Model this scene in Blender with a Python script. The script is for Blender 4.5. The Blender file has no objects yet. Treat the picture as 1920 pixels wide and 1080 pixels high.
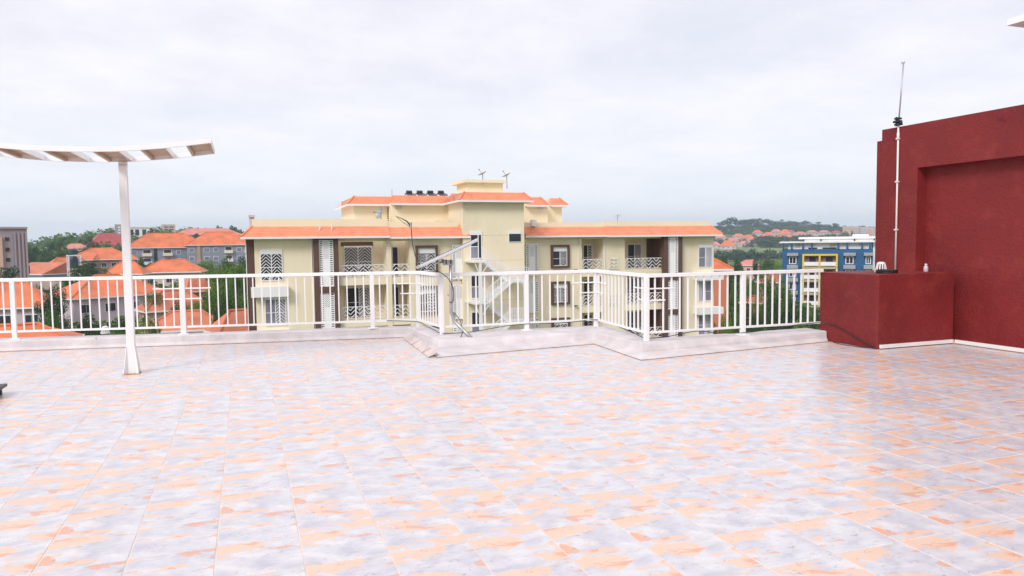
import bpy, bmesh, math, random
from mathutils import Vector, Matrix
random.seed(7)
S = bpy.context.scene
COL = S.collection
# ---------------------------------------------------------------- camera
RC = ((0.93959, -0.342099, -0.011775), (-0.032655, -0.05534, -0.997933), (0.34074, 0.938033, -0.063168))
CH = 1.5145; FP = 1369.7
cam = bpy.data.cameras.new('camera'); cam.sensor_width = 36; cam.lens = FP/1920*36
cam.clip_start = 0.05; cam.clip_end = 12000
co = bpy.data.objects.new('camera', cam); COL.objects.link(co); S.camera = co
Mx = Matrix.Identity(4)
for r in range(3):
    Mx[r][0] = RC[0][r]; Mx[r][1] = -RC[1][r]; Mx[r][2] = -RC[2][r]
Mx[2][3] = CH
co.matrix_world = Mx
# ---------------------------------------------------------------- world, sun, exposure
W = bpy.data.worlds.new("World"); S.world = W; W.use_nodes = True
wn = W.node_tree; wn.nodes.clear()
SUN_DIR = Vector((-0.60, -0.52, 0.61)).normalized()      # towards the sun
def wnode(t, **k):
    n = wn.nodes.new(t)
    for a, b in k.items(): setattr(n, a, b)
    return n
sky = wnode('ShaderNodeTexSky', sky_type='NISHITA', sun_disc=False)
sky.sun_elevation = math.asin(SUN_DIR.z); sky.sun_rotation = math.atan2(SUN_DIR.x, SUN_DIR.y)
sky.air_density = 1.0; sky.dust_density = 2.5; sky.ozone_density = 1.0
tc = wnode('ShaderNodeTexCoord'); sp = wnode('ShaderNodeSeparateXYZ')
mz = wnode('ShaderNodeMath', operation='MAXIMUM'); mz.inputs[1].default_value = 0.0
az = wnode('ShaderNodeMath', operation='ADD'); az.inputs[1].default_value = 0.16
dx = wnode('ShaderNodeMath', operation='DIVIDE'); dy = wnode('ShaderNodeMath', operation='DIVIDE')
cb = wnode('ShaderNodeCombineXYZ')
L = wn.links.new
L(tc.outputs['Generated'], sp.inputs[0]); L(sp.outputs['Z'], mz.inputs[0]); L(mz.outputs[0], az.inputs[0])
L(sp.outputs['X'], dx.inputs[0]); L(az.outputs[0], dx.inputs[1]); L(sp.outputs['Y'], dy.inputs[0]); L(az.outputs[0], dy.inputs[1])
L(dx.outputs[0], cb.inputs[0]); L(dy.outputs[0], cb.inputs[1])
n1 = wnode('ShaderNodeTexNoise'); n1.inputs['Scale'].default_value = 0.75; n1.inputs['Detail'].default_value = 7; n1.inputs['Roughness'].default_value = 0.55; n1.inputs['Distortion'].default_value = 0.4
n2 = wnode('ShaderNodeTexNoise'); n2.inputs['Scale'].default_value = 1.9; n2.inputs['Detail'].default_value = 6; n2.inputs['Roughness'].default_value = 0.6
L(cb.outputs[0], n1.inputs['Vector']); L(cb.outputs[0], n2.inputs['Vector'])
r1 = wnode('ShaderNodeMapRange'); r1.inputs['From Min'].default_value = 0.33; r1.inputs['From Max'].default_value = 0.6
r1.inputs['To Min'].default_value = 0.82; r1.inputs['To Max'].default_value = 1.0
L(n1.outputs['Fac'], r1.inputs['Value'])
cr = wnode('ShaderNodeMix', data_type='RGBA'); cr.inputs[6].default_value = (6.0, 6.0, 6.55, 1); cr.inputs[7].default_value = (7.0, 6.8, 7.1, 1)
r2 = wnode('ShaderNodeMapRange'); r2.inputs['From Min'].default_value = 0.35; r2.inputs['From Max'].default_value = 0.65
L(n2.outputs['Fac'], r2.inputs['Value']); L(r2.outputs[0], cr.inputs[0])
mx = wnode('ShaderNodeMix', data_type='RGBA')
L(r1.outputs[0], mx.inputs[0]); L(sky.outputs[0], mx.inputs[6]); L(cr.outputs[2], mx.inputs[7])
bg = wnode('ShaderNodeBackground'); bg.inputs['Strength'].default_value = 0.1
# paler blue air low over the horizon, as under thin cloud
hr_ = wnode('ShaderNodeMapRange'); hr_.inputs['From Min'].default_value = 0.0; hr_.inputs['From Max'].default_value = 0.22; hr_.inputs['To Min'].default_value = 0.75; hr_.inputs['To Max'].default_value = 0.0
L(mz.outputs[0], hr_.inputs['Value']); hm_ = wnode('ShaderNodeMix', data_type='RGBA'); hm_.inputs[7].default_value = (6.6, 7.0, 7.5, 1)
L(hr_.outputs[0], hm_.inputs[0]); L(mx.outputs[2], hm_.inputs[6])
wo = wnode('ShaderNodeOutputWorld'); L(hm_.outputs[2], bg.inputs[0]); L(bg.outputs[0], wo.inputs[0])
sl = bpy.data.lights.new('sun', 'SUN'); sl.energy = 1.5; sl.angle = math.radians(20); sl.color = (1.0, 0.965, 0.92)
so = bpy.data.objects.new('sun', sl); COL.objects.link(so); so.location = (0, 0, 60)
so.rotation_euler = (-SUN_DIR).to_track_quat('-Z', 'Y').to_euler()
S.view_settings.view_transform = 'Standard'; S.view_settings.look = 'None'
S.view_settings.gamma = 1; S.view_settings.use_curve_mapping = False; S.view_settings.exposure = 0.62
S.render.engine = 'CYCLES'
# ---------------------------------------------------------------- helpers: measuring the place
def ray(u, v):
    a, b = (u-960)/FP, (v-540)/FP
    return Vector([RC[0][i]*a + RC[1][i]*b + RC[2][i] for i in range(3)])
def onY(u, v, Y):
    d = ray(u, v); return Vector((0, 0, CH)) + d*(Y/d.y)
def onX(u, v, X):
    d = ray(u, v); return Vector((0, 0, CH)) + d*(X/d.x)
def onZ(u, v, Z):
    d = ray(u, v); return Vector((0, 0, CH)) + d*((Z-CH)/d.z)
def far(u, v, r):
    d = ray(u, v); return Vector((0, 0, CH)) + d*(r/math.hypot(d.x, d.y))
# ---------------------------------------------------------------- helpers: objects
def wl(o):
    p = Vector((0, 0, 0))
    while o is not None: p += o.location; o = o.parent
    return p
def tag(o, label=None, cat=None, group=None, kind=None):
    if label: o['label'] = label
    if cat: o['category'] = cat
    if group: o['group'] = group
    if kind: o['kind'] = kind
    return o
def empty(name, loc, label, cat, group=None, rz=0.0):
    o = bpy.data.objects.new(name, None); COL.objects.link(o); o.location = loc; o.rotation_euler.z = rz
    o.empty_display_size = 0.2
    return tag(o, label, cat, group)
class MB:
    def __init__(s): s.v = []; s.f = []; s.uv = None
    def box(s, x0, x1, y0, y1, z0, z1):
        if x0 > x1: x0, x1 = x1, x0
        if y0 > y1: y0, y1 = y1, y0
        if z0 > z1: z0, z1 = z1, z0
        n = len(s.v)
        s.v += [(x0,y0,z0),(x1,y0,z0),(x1,y1,z0),(x0,y1,z0),(x0,y0,z1),(x1,y0,z1),(x1,y1,z1),(x0,y1,z1)]
        s.f += [tuple(n+i for i in q) for q in ((0,3,2,1),(4,5,6,7),(0,1,5,4),(1,2,6,5),(2,3,7,6),(3,0,4,7))]
        return s
    def bar(s, p0, p1, w, h=None, up=(0, 0, 1)):
        p0, p1 = Vector(p0), Vector(p1); h = h or w; d = (p1-p0)
        if d.length < 1e-6: return s
        d.normalize(); u = Vector(up)
        if abs(d.dot(u)) > 0.98: u = Vector((0, 1, 0)) if abs(d.y) < .9 else Vector((1, 0, 0))
        a = d.cross(u).normalized(); b = a.cross(d).normalized(); n = len(s.v)
        for p in (p0, p1):
            for i, j in ((-1,-1),(1,-1),(1,1),(-1,1)): s.v.append(tuple(p + a*(i*w/2) + b*(j*h/2)))
        s.f += [tuple(n+i for i in q) for q in ((0,3,2,1),(4,5,6,7),(0,1,5,4),(1,2,6,5),(2,3,7,6),(3,0,4,7))]
        return s
    def tube(s, pts, r, n=8, cap=True):
        pts = [Vector(p) for p in pts]; rr = r if isinstance(r, (list, tuple)) else [r]*len(pts)
        base = len(s.v); prev = None
        for i, p in enumerate(pts):
            d = (pts[min(i+1, len(pts)-1)] - pts[max(i-1, 0)]).normalized()
            if prev is None:
                u = Vector((0, 0, 1)) if abs(d.z) < .9 else Vector((1, 0, 0)); a = d.cross(u).normalized()
            else:
                a = (prev - d*prev.dot(d)).normalized()
            prev = a; b = d.cross(a)
            for k in range(n):
                t = 2*math.pi*k/n; s.v.append(tuple(p + (a*math.cos(t) + b*math.sin(t))*rr[i]))
        for i in range(len(pts)-1):
            for k in range(n):
                q = base+i*n; s.f.append((q+k, q+(k+1) % n, q+n+(k+1) % n, q+n+k))
        if cap:
            s.f.append(tuple(base+k for k in reversed(range(n)))); e = base+(len(pts)-1)*n; s.f.append(tuple(e+k for k in range(n)))
        return s
    def face(s, *p):
        n = len(s.v); s.v += [tuple(q) for q in p]; s.f.append(tuple(range(n, n+len(p)))); return s
    def prism(s, poly, z0, z1):
        n = len(s.v); k = len(poly)
        s.v += [(x, y, z0) for x, y in poly] + [(x, y, z1) for x, y in poly]
        s.f.append(tuple(n+i for i in reversed(range(k)))); s.f.append(tuple(n+k+i for i in range(k)))
        for i in range(k): j = (i+1) % k; s.f.append((n+i, n+j, n+k+j, n+k+i))
        return s
    def build(s, name, m, parent=None, label=None, local=False, smooth=False, bev=0, kind=None):
        me = bpy.data.meshes.new(name)
        v = s.v
        if parent is not None and not local:
            o0 = wl(parent); v = [(a-o0.x, b-o0.y, c-o0.z) for a, b, c in v]
        me.from_pydata(v, [], s.f); me.materials.append(m)
        if smooth: me.polygons.foreach_set('use_smooth', [True]*len(me.polygons))
        bm = bmesh.new(); bm.from_mesh(me); bmesh.ops.recalc_face_normals(bm, faces=bm.faces); bm.to_mesh(me); bm.free()
        o = bpy.data.objects.new(name, me); COL.objects.link(o)
        if parent is not None: o.parent = parent
        if bev:
            b = o.modifiers.new('bevel', 'BEVEL'); b.width = bev; b.segments = 2; b.limit_method = 'ANGLE'
        if label: o['label'] = label
        if kind: o['kind'] = kind
        return o
def bx(name, m, parent, x0, x1, y0, y1, z0, z1, label=None, bev=0, local=False):
    return MB().box(x0, x1, y0, y1, z0, z1).build(name, m, parent, label, bev=bev, local=local)
def copy_tree(o, parent=None):
    c = o.copy(); COL.objects.link(c); c.parent = parent
    for ch in list(o.children): copy_tree(ch, c)
    return c
# ---------------------------------------------------------------- materials
def mat(name, col, rough=0.7, var=0.08, scale=3.0, bump=0.0, bscale=40.0, spec=0.5, metal=0.0, stain=None, stain_amt=0.0, coat=0.0):
    m = bpy.data.materials.new(name); m.use_nodes = True; nt = m.node_tree; p = nt.nodes['Principled BSDF']
    p.inputs['Roughness'].default_value = rough; p.inputs['Metallic'].default_value = metal
    p.inputs['Specular IOR Level'].default_value = spec; p.inputs['Coat Weight'].default_value = coat
    g = nt.nodes.new('ShaderNodeNewGeometry'); l = nt.links.new
    n = nt.nodes.new('ShaderNodeTexNoise'); n.inputs['Scale'].default_value = scale; n.inputs['Detail'].default_value = 6
    l(g.outputs['Position'], n.inputs['Vector'])
    x = nt.nodes.new('ShaderNodeMix'); x.data_type = 'RGBA'
    x.inputs[6].default_value = tuple(max(0, c*(1-var)) for c in col) + (1,); x.inputs[7].default_value = tuple(min(1, c*(1+var)) for c in col) + (1,)
    mr = nt.nodes.new('ShaderNodeMapRange'); mr.inputs['From Min'].default_value = .3; mr.inputs['From Max'].default_value = .7
    l(n.outputs['Fac'], mr.inputs['Value']); l(mr.outputs[0], x.inputs[0]); out = x.outputs[2]
    if stain:
        n3 = nt.nodes.new('ShaderNodeTexNoise'); n3.inputs['Scale'].default_value = scale*0.7; n3.inputs['Detail'].default_value = 8; n3.inputs['Roughness'].default_value = .7
        mp = nt.nodes.new('ShaderNodeMapping'); mp.inputs['Scale'].default_value = (1, 1, .35); l(g.outputs['Position'], mp.inputs[0]); l(mp.outputs[0], n3.inputs['Vector'])
        m3 = nt.nodes.new('ShaderNodeMapRange'); m3.inputs['From Min'].default_value = .5; m3.inputs['From Max'].default_value = .75; m3.inputs['To Max'].default_value = stain_amt
        x3 = nt.nodes.new('ShaderNodeMix'); x3.data_type = 'RGBA'; x3.inputs[7].default_value = tuple(stain)+(1,)
        l(n3.outputs['Fac'], m3.inputs['Value']); l(m3.outputs[0], x3.inputs[0]); l(out, x3.inputs[6]); out = x3.outputs[2]
    l(out, p.inputs['Base Color'])
    if bump:
        n4 = nt.nodes.new('ShaderNodeTexNoise'); n4.inputs['Scale'].default_value = bscale; n4.inputs['Detail'].default_value = 4
        l(g.outputs['Position'], n4.inputs['Vector']); b = nt.nodes.new('ShaderNodeBump'); b.inputs['Strength'].default_value = bump; b.inputs['Distance'].default_value = .01
        l(n4.outputs['Fac'], b.inputs['Height']); l(b.outputs[0], p.inputs['Normal'])
    return m
def foliage(name, c0, c1):
    m = bpy.data.materials.new(name); m.use_nodes = True; nt = m.node_tree; p = nt.nodes['Principled BSDF']; l = nt.links.new
    p.inputs['Roughness'].default_value = .6; p.inputs['Specular IOR Level'].default_value = .25
    g = nt.nodes.new('ShaderNodeNewGeometry'); x = nt.nodes.new('ShaderNodeMix'); x.data_type = 'RGBA'
    x.inputs[6].default_value = c0+(1,); x.inputs[7].default_value = c1+(1,)
    oi = nt.nodes.new('ShaderNodeObjectInfo'); a = nt.nodes.new('ShaderNodeMath'); a.operation = 'MULTIPLY_ADD'; a.inputs[1].default_value = .6
    b = nt.nodes.new('ShaderNodeMath'); b.operation = 'MULTIPLY'; b.inputs[1].default_value = .4
    l(oi.outputs['Random'], b.inputs[0]); l(g.outputs['Random Per Island'], a.inputs[0]); l(b.outputs[0], a.inputs[2]); l(a.outputs[0], x.inputs[0])
    l(x.outputs[2], p.inputs['Base Color'])
    t = nt.nodes.new('ShaderNodeBsdfTranslucent'); l(x.outputs[2], t.inputs['Color']); ms = nt.nodes.new('ShaderNodeMixShader'); ms.inputs[0].default_value = .3
    l(p.outputs[0], ms.inputs[1]); l(t.outputs[0], ms.inputs[2]); l(ms.outputs[0], nt.nodes['Material Output'].inputs['Surface'])
    return m
M = dict(
    white=mat('white_paint', (.84, .83, .83), .4, .03, 2, .1, 60),
    kerb=mat('kerb_paint', (.64, .59, .60), .8, .12, 3.5, .6, 30, stain=(.42, .38, .38), stain_amt=.6),
    grout=mat('grout', (.72, .61, .55), .7, .12, 5, .2, 80),
    red=mat('red_plaster', (.195, .018, .019), .6, .16, 1.0, 1.0, 30, stain=(.12, .007, .008), stain_amt=.8, spec=.35),
    cream=mat('cream_plaster', (.82, .715, .53), .85, .03, .5, .2, 20, stain=(.62, .53, .37), stain_amt=.5),
    creamhi=mat('yellow_plaster', (.85, .73, .53), .85, .03, .5, .2, 20),
    brown=mat('brown_plaster', (.115, .060, .045), .7, .06, 1, .2, 20),
    bwhite=mat('building_white', (.80, .79, .80), .6, .03, 1),
    rooftile=mat('orange_roof_tile', (.80, .28, .16), .55, .14, 1.6, .2, 12),
    rooffar=mat('orange_tile_far', (.66, .175, .07), .6, .22, .35, .3, 3, stain=(.30, .10, .06), stain_amt=.6),
    roofpale=mat('orange_tile_weathered', (.55, .17, .09), .65, .25, .5, .3, 3, stain=(.25, .10, .07), stain_amt=.5),
    roofred=mat('red_tile', (.42, .07, .075), .6, .15, .4), roofpink=mat('pink_tile', (.62, .22, .19), .6, .15, .3),
    roofbeige=mat('beige_sheet_roof', (.55, .42, .30), .6, .1, .4),
    glass=mat('window_glass', (.03, .033, .045), .3, .4, .6, spec=.25), glassl=mat('curtained_glass', (.22, .22, .28), .3, .2, 1.5, spec=.3),
    grey=mat('galvanised_steel', (.42, .43, .45), .4, .15, 6, metal=.6), dark=mat('dark_metal', (.03, .03, .035), .45),
    black=mat('black_rubber', (.02, .02, .022), .5), pvc=mat('pvc_white', (.78, .77, .76), .35, .04, 4),
    slatu=mat('beige_board', (.50, .36, .26), .6, .1, 4, .3, 30, stain=(.36, .25, .18), stain_amt=.4),
    lilac=mat('lilac_plaster', (.60, .50, .55), .85, .05, .2, stain=(.45, .37, .40), stain_amt=.3),
    mauve=mat('mauve_plaster', (.36, .29, .31), .85, .06, .2), salmon=mat('salmon_plaster', (.66, .42, .33), .85, .05, .2),
    slate=mat('blue_grey_plaster', (.26, .28, .35), .85, .06, .2), tan=mat('tan_plaster', (.50, .30, .20), .85, .06, .2),
    brick=mat('brown_brick', (.34, .20, .16), .85, .25, .8), blueg=mat('pale_blue_plaster', (.25, .38, .50), .8, .05, .3),
    blue=mat('blue_plaster', (.016, .095, .225), .75, .06, .2, stain=(.02, .09, .20), stain_amt=.3), yellow=mat('yellow_paint', (.70, .50, .06), .7, .05, .4),
    bark=mat('bark', (.12, .085, .06), .9, .2, 4), tank=mat('tank_plastic', (.02, .05, .06), .4), terra=mat('terracotta_wall', (.55, .20, .11), .8, .1, .4),
    yellowp=mat('pale_yellow_paint', (.66, .60, .36), .7, .05, .4),
    screen=mat('screen_white', (.88, .87, .88), .6, .02, 1),
    clay=mat('pale_house_wall', (.58, .48, .42), .85, .12, .05),
)
# worn, paler blotches in the red paint
_nt = M['red'].node_tree; _p = _nt.nodes['Principled BSDF']; _src = _p.inputs['Base Color'].links[0].from_socket
_g = _nt.nodes.new('ShaderNodeNewGeometry'); _n = _nt.nodes.new('ShaderNodeTexNoise'); _n.inputs['Scale'].default_value = 2.3; _n.inputs['Detail'].default_value = 9; _n.inputs['Roughness'].default_value = .72
_r = _nt.nodes.new('ShaderNodeMapRange'); _r.inputs['From Min'].default_value = .52; _r.inputs['From Max'].default_value = .72; _r.inputs['To Max'].default_value = .35
_x = _nt.nodes.new('ShaderNodeMix'); _x.data_type = 'RGBA'; _x.inputs[7].default_value = (.36, .062, .045, 1)
_nt.links.new(_g.outputs['Position'], _n.inputs['Vector']); _nt.links.new(_n.outputs['Fac'], _r.inputs['Value']); _nt.links.new(_r.outputs[0], _x.inputs[0]); _nt.links.new(_src, _x.inputs[6]); _nt.links.new(_x.outputs[2], _p.inputs['Base Color'])
M['leafD'] = foliage('leaf_dark', (.022, .050, .022), (.065, .125, .045))
M['leafM'] = foliage('leaf_mid', (.04, .095, .022), (.15, .25, .055))
M['leafL'] = foliage('leaf_bright', (.07, .15, .018), (.22, .34, .05))
# ================================================================ TERRAIN
def lerp(t, xs, ys):
    if t <= xs[0]: return ys[0]
    for i in range(1, len(xs)):
        if t <= xs[i]:
            k = (t-xs[i-1])/(xs[i]-xs[i-1]); k = k*k*(3-2*k); return ys[i-1]+(ys[i]-ys[i-1])*k
    return ys[-1]
RR = [0, 60, 100, 150, 200, 300, 400, 500, 700, 850, 1000, 1200, 1500, 1900, 2600]
ZL = [-14, -14, -13.5, -12.5, -11, -8.5, -3, 3, 7, 8, 6, 2, 0, -4, -12]
ZM = [-14]*15
ZR = [-14, -14, -14.5, -15, -15.5, -16, -16, -15.5, -14, -11, -4.5, 9, 22, 16, -5]
def terr(x, y):
    r = math.hypot(x, y)
    cx = x*RC[0][0] + y*RC[0][1]; cz = x*RC[2][0] + y*RC[2][1]
    if cz <= 0.2*r: u = -2000 if cx < 0 else 3900
    else: u = 960 + FP*cx/cz
    l = lerp(r, RR, ZL); m = lerp(r, RR, ZM); q = lerp(r, RR, ZR)
    if u > 960 and q > -14: q = -14 + (q+14)*lerp(u, [1200, 1350, 1430, 1500, 1560, 1650, 1900, 2600], [.6, .92, 1.03, .97, .84, .72, .6, .2])
    if u < 300 and l > -14: l = -14 + (l+14)*lerp(u, [-400, 40, 220], [.5, .58, 1])
    a = lerp(u, [-1500, -400, 430, 800], [0, 1, 1, 0]); b = lerp(u, [1000, 1300, 2200, 3500], [0, 1, 1, 0])
    z = m + (l-m)*a + (q-m)*b
    if r > 60: z += .5*math.sin(x*.03)*math.cos(y*.024)*min(1, (r-60)/200)
    return z
mb = MB(); rings = [0.5, 20, 40, 60, 80, 100, 125, 150, 175, 200, 240, 280, 320, 360, 400, 450, 500, 560, 620, 700, 780, 860, 940, 1020, 1100, 1180, 1260, 1340, 1420, 1500, 1600, 1720, 1860, 2050, 2300, 2600, 2800]
NA = 180
for r in rings:
    for k in range(NA):
        a = 2*math.pi*k/NA; x, y = r*math.sin(a), r*math.cos(a); mb.v.append((x, y, terr(x, y)))
for i in range(len(rings)-1):
    for k in range(NA):
        j = (k+1) % NA; mb.f.append((i*NA+k, i*NA+j, (i+1)*NA+j, (i+1)*NA+k))
mb.f.append(tuple(range(NA)))
gm = mat('grass_ground', (.10, .145, .045), .95, .35, .02, stain=(.20, .17, .09), stain_amt=.5)
tag(mb.build('ground', gm, smooth=True), kind='structure')
# pale meadow and dirt track patches on the far slope
mf = mat('meadow', (.17, .235, .085), .95, .2, .01, stain=(.33, .26, .17), stain_amt=.6)
def patch(name, u0, u1, r0, r1, m, nu=24, nr=8, dz=.5):
    mb = MB()
    for i in range(nr+1):
        for k in range(nu+1):
            r = r0+(r1-r0)*i/nr; u = u0+(u1-u0)*k/nu; r *= 1+.04*math.sin(k*1.3+i)
            p = far(u, 450, r); mb.v.append((p.x, p.y, terr(p.x, p.y)+dz))
    for i in range(nr):
        for k in range(nu):
            q = i*(nu+1)+k; mb.f.append((q, q+1, q+nu+2, q+nu+1))
    return tag(mb.build(name, m, smooth=True), kind='structure')
patch('meadow', 1290, 1530, 620, 960, mf)
# ================================================================ TERRACE
fl = MB(); fl.prism([(-12, -7), (13.5, -7), (13.5, 8.6), (8.1, 8.6), (5.1, 8.72), (5.24, 10.5), (2.72, 10.6), (2.62, 11.72), (-9, 13.9), (-12, 13.9)], -.35, -.0018)
floor = tag(fl.build('terrace_floor', M['grout']), kind='structure')
# tiles: glazed 40 cm printed tiles, pattern in tile coordinates with six print variants
def tile_mat():
    m = bpy.data.materials.new('glazed_tile'); m.use_nodes = True; nt = m.node_tree; p = nt.nodes['Principled BSDF']; l = nt.links.new
    def N(t, **k):
        n = nt.nodes.new(t)
        for a, b in k.items(): setattr(n, a, b)
        return n
    uv = N('ShaderNodeUVMap', uv_map='UVMap'); va = N('ShaderNodeUVMap', uv_map='Variant')
    s1 = N('ShaderNodeSeparateXYZ'); s2 = N('ShaderNodeSeparateXYZ'); l(uv.outputs[0], s1.inputs[0]); l(va.outputs[0], s2.inputs[0])
    def MT(op, a, b=None, c=None, clamp=False):
        n = N('ShaderNodeMath', operation=op, use_clamp=clamp)
        for i, q in enumerate((a, b, c)):
            if q is None: continue
            if isinstance(q, (int, float)): n.inputs[i].default_value = q
            else: l(q, n.inputs[i])
        return n.outputs[0]
    U, V, R_ = s1.outputs[0], s1.outputs[1], MT('MULTIPLY', s2.outputs[0], 7.31)
    def NZ(sx, sy, off, detail=5, rough=.55, dist=.3):
        c = N('ShaderNodeCombineXYZ'); l(MT('MULTIPLY', U, sx), c.inputs[0]); l(MT('MULTIPLY', V, sy), c.inputs[1]); l(MT('ADD', R_, off), c.inputs[2])
        n = N('ShaderNodeTexNoise'); n.inputs['Scale'].default_value = 1; n.inputs['Detail'].default_value = detail; n.inputs['Roughness'].default_value = rough; n.inputs['Distortion'].default_value = dist
        l(c.outputs[0], n.inputs['Vector']); return n.outputs['Fac']
    def RG(x, a, b, c=0., d=1.):
        n = N('ShaderNodeMapRange'); n.inputs['From Min'].default_value = a; n.inputs['From Max'].default_value = b; n.inputs['To Min'].default_value = c; n.inputs['To Max'].default_value = d
        l(x, n.inputs['Value']); return n.outputs[0]
    def MIX(f, a, b):
        n = N('ShaderNodeMix', data_type='RGBA'); l(f, n.inputs[0])
        for i, q in ((6, a), (7, b)):
            if isinstance(q, tuple): n.inputs[i].default_value = q+(1,)
            else: l(q, n.inputs[i])
        return n.outputs[2]
    base = MIX(RG(NZ(2.4, 3.2, 1), .35, .65), (.51, .50, .56), (.71, .68, .69))
    base = MIX(RG(NZ(8, 13, 31, 6, .7), .5, .75, 0, .45), base, (.74, .75, .80))
    # peach print patches: a torn-edged block in the upper part and a free patch
    e1 = NZ(5, 9, 3, 4); blk = MT('MULTIPLY', RG(MT('ADD', V, MT('MULTIPLY', MT('SUBTRACT', e1, .5), .6)), .70, .72), RG(MT('ADD', U, MT('MULTIPLY', MT('SUBTRACT', e1, .5), .9)), .60, .57))
    on = RG(NZ(0, 0, 50, 0), .45, .48)
    pe = RG(NZ(1.5, 2.6, 9, 5, .5, .6), .575, .60)
    peach = MT('MAXIMUM', MT('MULTIPLY', blk, on), pe)
    base = MIX(MT('MULTIPLY', peach, .82), base, (.82, .53, .37))
    og = RG(NZ(1.5, 2.3, 17, 5, .55, .5), .60, .625)
    base = MIX(MT('MULTIPLY', og, MT('ADD', .45, MT('MULTIPLY', NZ(4, 8, 71), .5))), base, (.74, .33, .19))
    e2 = NZ(6, 12, 23, 5); v1 = RG(MT('ABSOLUTE', MT('SUBTRACT', NZ(1.5, 5, 41, 4, .5, 1.2), .5)), .012, .0)
    base = MIX(MT('MULTIPLY', MT('MULTIPLY', v1, RG(e2, .5, .6)), .55), base, (.26, .16, .14))
    br = RG(NZ(3, 9, 61, 6, .7, 1.2), .62, .68); base = MIX(MT('MULTIPLY', br, .6), base, (.30, .20, .20))
    l(base, p.inputs['Base Color'])
    g = N('ShaderNodeNewGeometry'); rn = N('ShaderNodeTexNoise'); rn.inputs['Scale'].default_value = 1.1; rn.inputs['Detail'].default_value = 5; l(g.outputs['Position'], rn.inputs['Vector'])
    l(RG(rn.outputs['Fac'], .3, .7, .22, .36), p.inputs['Roughness']); p.inputs['Specular IOR Level'].default_value = .65
    bn = N('ShaderNodeTexNoise'); bn.inputs['Scale'].default_value = 7; l(g.outputs['Position'], bn.inputs['Vector'])
    b = N('ShaderNodeBump'); b.inputs['Strength'].default_value = .12; b.inputs['Distance'].default_value = .01; l(bn.outputs['Fac'], b.inputs['Height']); l(b.outputs[0], p.inputs['Normal'])
    return m
TM = tile_mat()
TS = .4; GX, GY = 3.0142, 2.6855; GAP = .0027; NV = 8
def tile_geo(polys, name):
    """polys: list of (list of tile-local corner uv, cell origin, variant)"""
    v, f, uv, vr = [], [], [], []
    for poly, (ox, oy), var in polys:
        n = len(v); k = len(poly); e = .003
        cx = sum(a for a, b in poly)/k; cy = sum(b for a, b in poly)/k
        for a, b in poly: v.append((ox+a*TS, oy+b*TS, -.004))
        for a, b in poly:
            dxx, dyy = a-cx, b-cy; q = 1-e/max(.05, math.hypot(dxx, dyy)*TS); v.append((ox+(cx+dxx*q)*TS, oy+(cy+dyy*q)*TS, 0.0))
        f.append(tuple(range(n+k, n+2*k))); uv += poly; vr += [var]*k
        for i in range(k):
            j = (i+1) % k; f.append((n+i, n+j, n+k+j, n+k+i)); uv += [poly[i], poly[j], poly[j], poly[i]]; vr += [var]*4
    me = bpy.data.meshes.new(name); me.from_pydata(v, [], f); me.materials.append(TM)
    a = me.uv_layers.new(name='UVMap'); b = me.uv_layers.new(name='Variant')
    for i, (q, w) in enumerate(zip(uv, vr)): a.data[i].uv = q; b.data[i].uv = (w, 0)
    return me
g = GAP/TS
SQ = [(g, g), (1-g, g), (1-g, 1-g), (g, 1-g)]
tmesh = [tile_geo([(SQ, (-TS/2, -TS/2), k)], 'tile') for k in range(NV)]
EDGE = [(-12, 13.6), (-6.3, 13.1), (-3.45, 12.52), (-.97, 12.10), (2.43, 11.56), (2.36, 9.45), (4.78, 9.66), (4.70, 8.16), (7.95, 8.42), (8.02, 7.55), (9.4, 7.55), (9.4, -6)]
POLY = [(-12, -6)] + EDGE
def clip(poly, x0, x1, y0, y1):
    for ax, lim, sg in ((0, x0, 1), (0, x1, -1), (1, y0, 1), (1, y1, -1)):
        out = []
        for i in range(len(poly)):
            a, b = poly[i-1], poly[i]; ia, ib = sg*(a[ax]-lim) >= 0, sg*(b[ax]-lim) >= 0
            if ia != ib: t = (lim-a[ax])/(b[ax]-a[ax]); out.append((a[0]+(b[0]-a[0])*t, a[1]+(b[1]-a[1])*t))
            if ib: out.append(b)
        poly = out
        if not poly: return []
    return poly
cells = []; rest = []
for i in range(-38, 18):
    for j in range(-22, 29):
        ox, oy = GX+i*TS, GY+j*TS
        # the print comes from the same few designs, with rows favouring one of them
        var = (j*3 + (i if j % 2 else i//2) + (1 if random.random() < .22 else 0)) % NV
        pl = clip(POLY, ox+GAP, ox+TS-GAP, oy+GAP, oy+TS-GAP)
        if len(pl) < 3: continue
        ar = abs(sum(pl[k-1][0]*pl[k][1]-pl[k][0]*pl[k-1][1] for k in range(len(pl))))/2
        if ar < .002: continue
        full = ar > (TS-2*GAP)**2*.999; loc = [((x-ox)/TS, (y-oy)/TS) for x, y in pl]
        c = (ox+TS/2, oy+TS/2, -CH); zc = sum(RC[2][k]*c[k] for k in range(3)); vis = False
        if zc > 1:
            pu = 960+FP*sum(RC[0][k]*c[k] for k in range(3))/zc; pv = 540+FP*sum(RC[1][k]*c[k] for k in range(3))/zc
            vis = -60 < pu < 1980 and pv < 1160
        (cells if vis and full else rest).append((zc, loc, (ox, oy), var))
cells.sort(key=lambda t: t[0])
for zc, loc, o, var in cells[:300]:
    t = bpy.data.objects.new('tile', tmesh[var]); COL.objects.link(t); t.parent = floor
    t.location = (o[0]+TS/2, o[1]+TS/2, 0); t.rotation_euler = (random.gauss(0, .0012), random.gauss(0, .0012), 0)
me = tile_geo([(loc, o, var) for zc, loc, o, var in cells[300:]+rest], 'tile_field')
t = bpy.data.objects.new('tile_field', me); COL.objects.link(t); t.parent = floor; t['kind'] = 'stuff'
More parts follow.
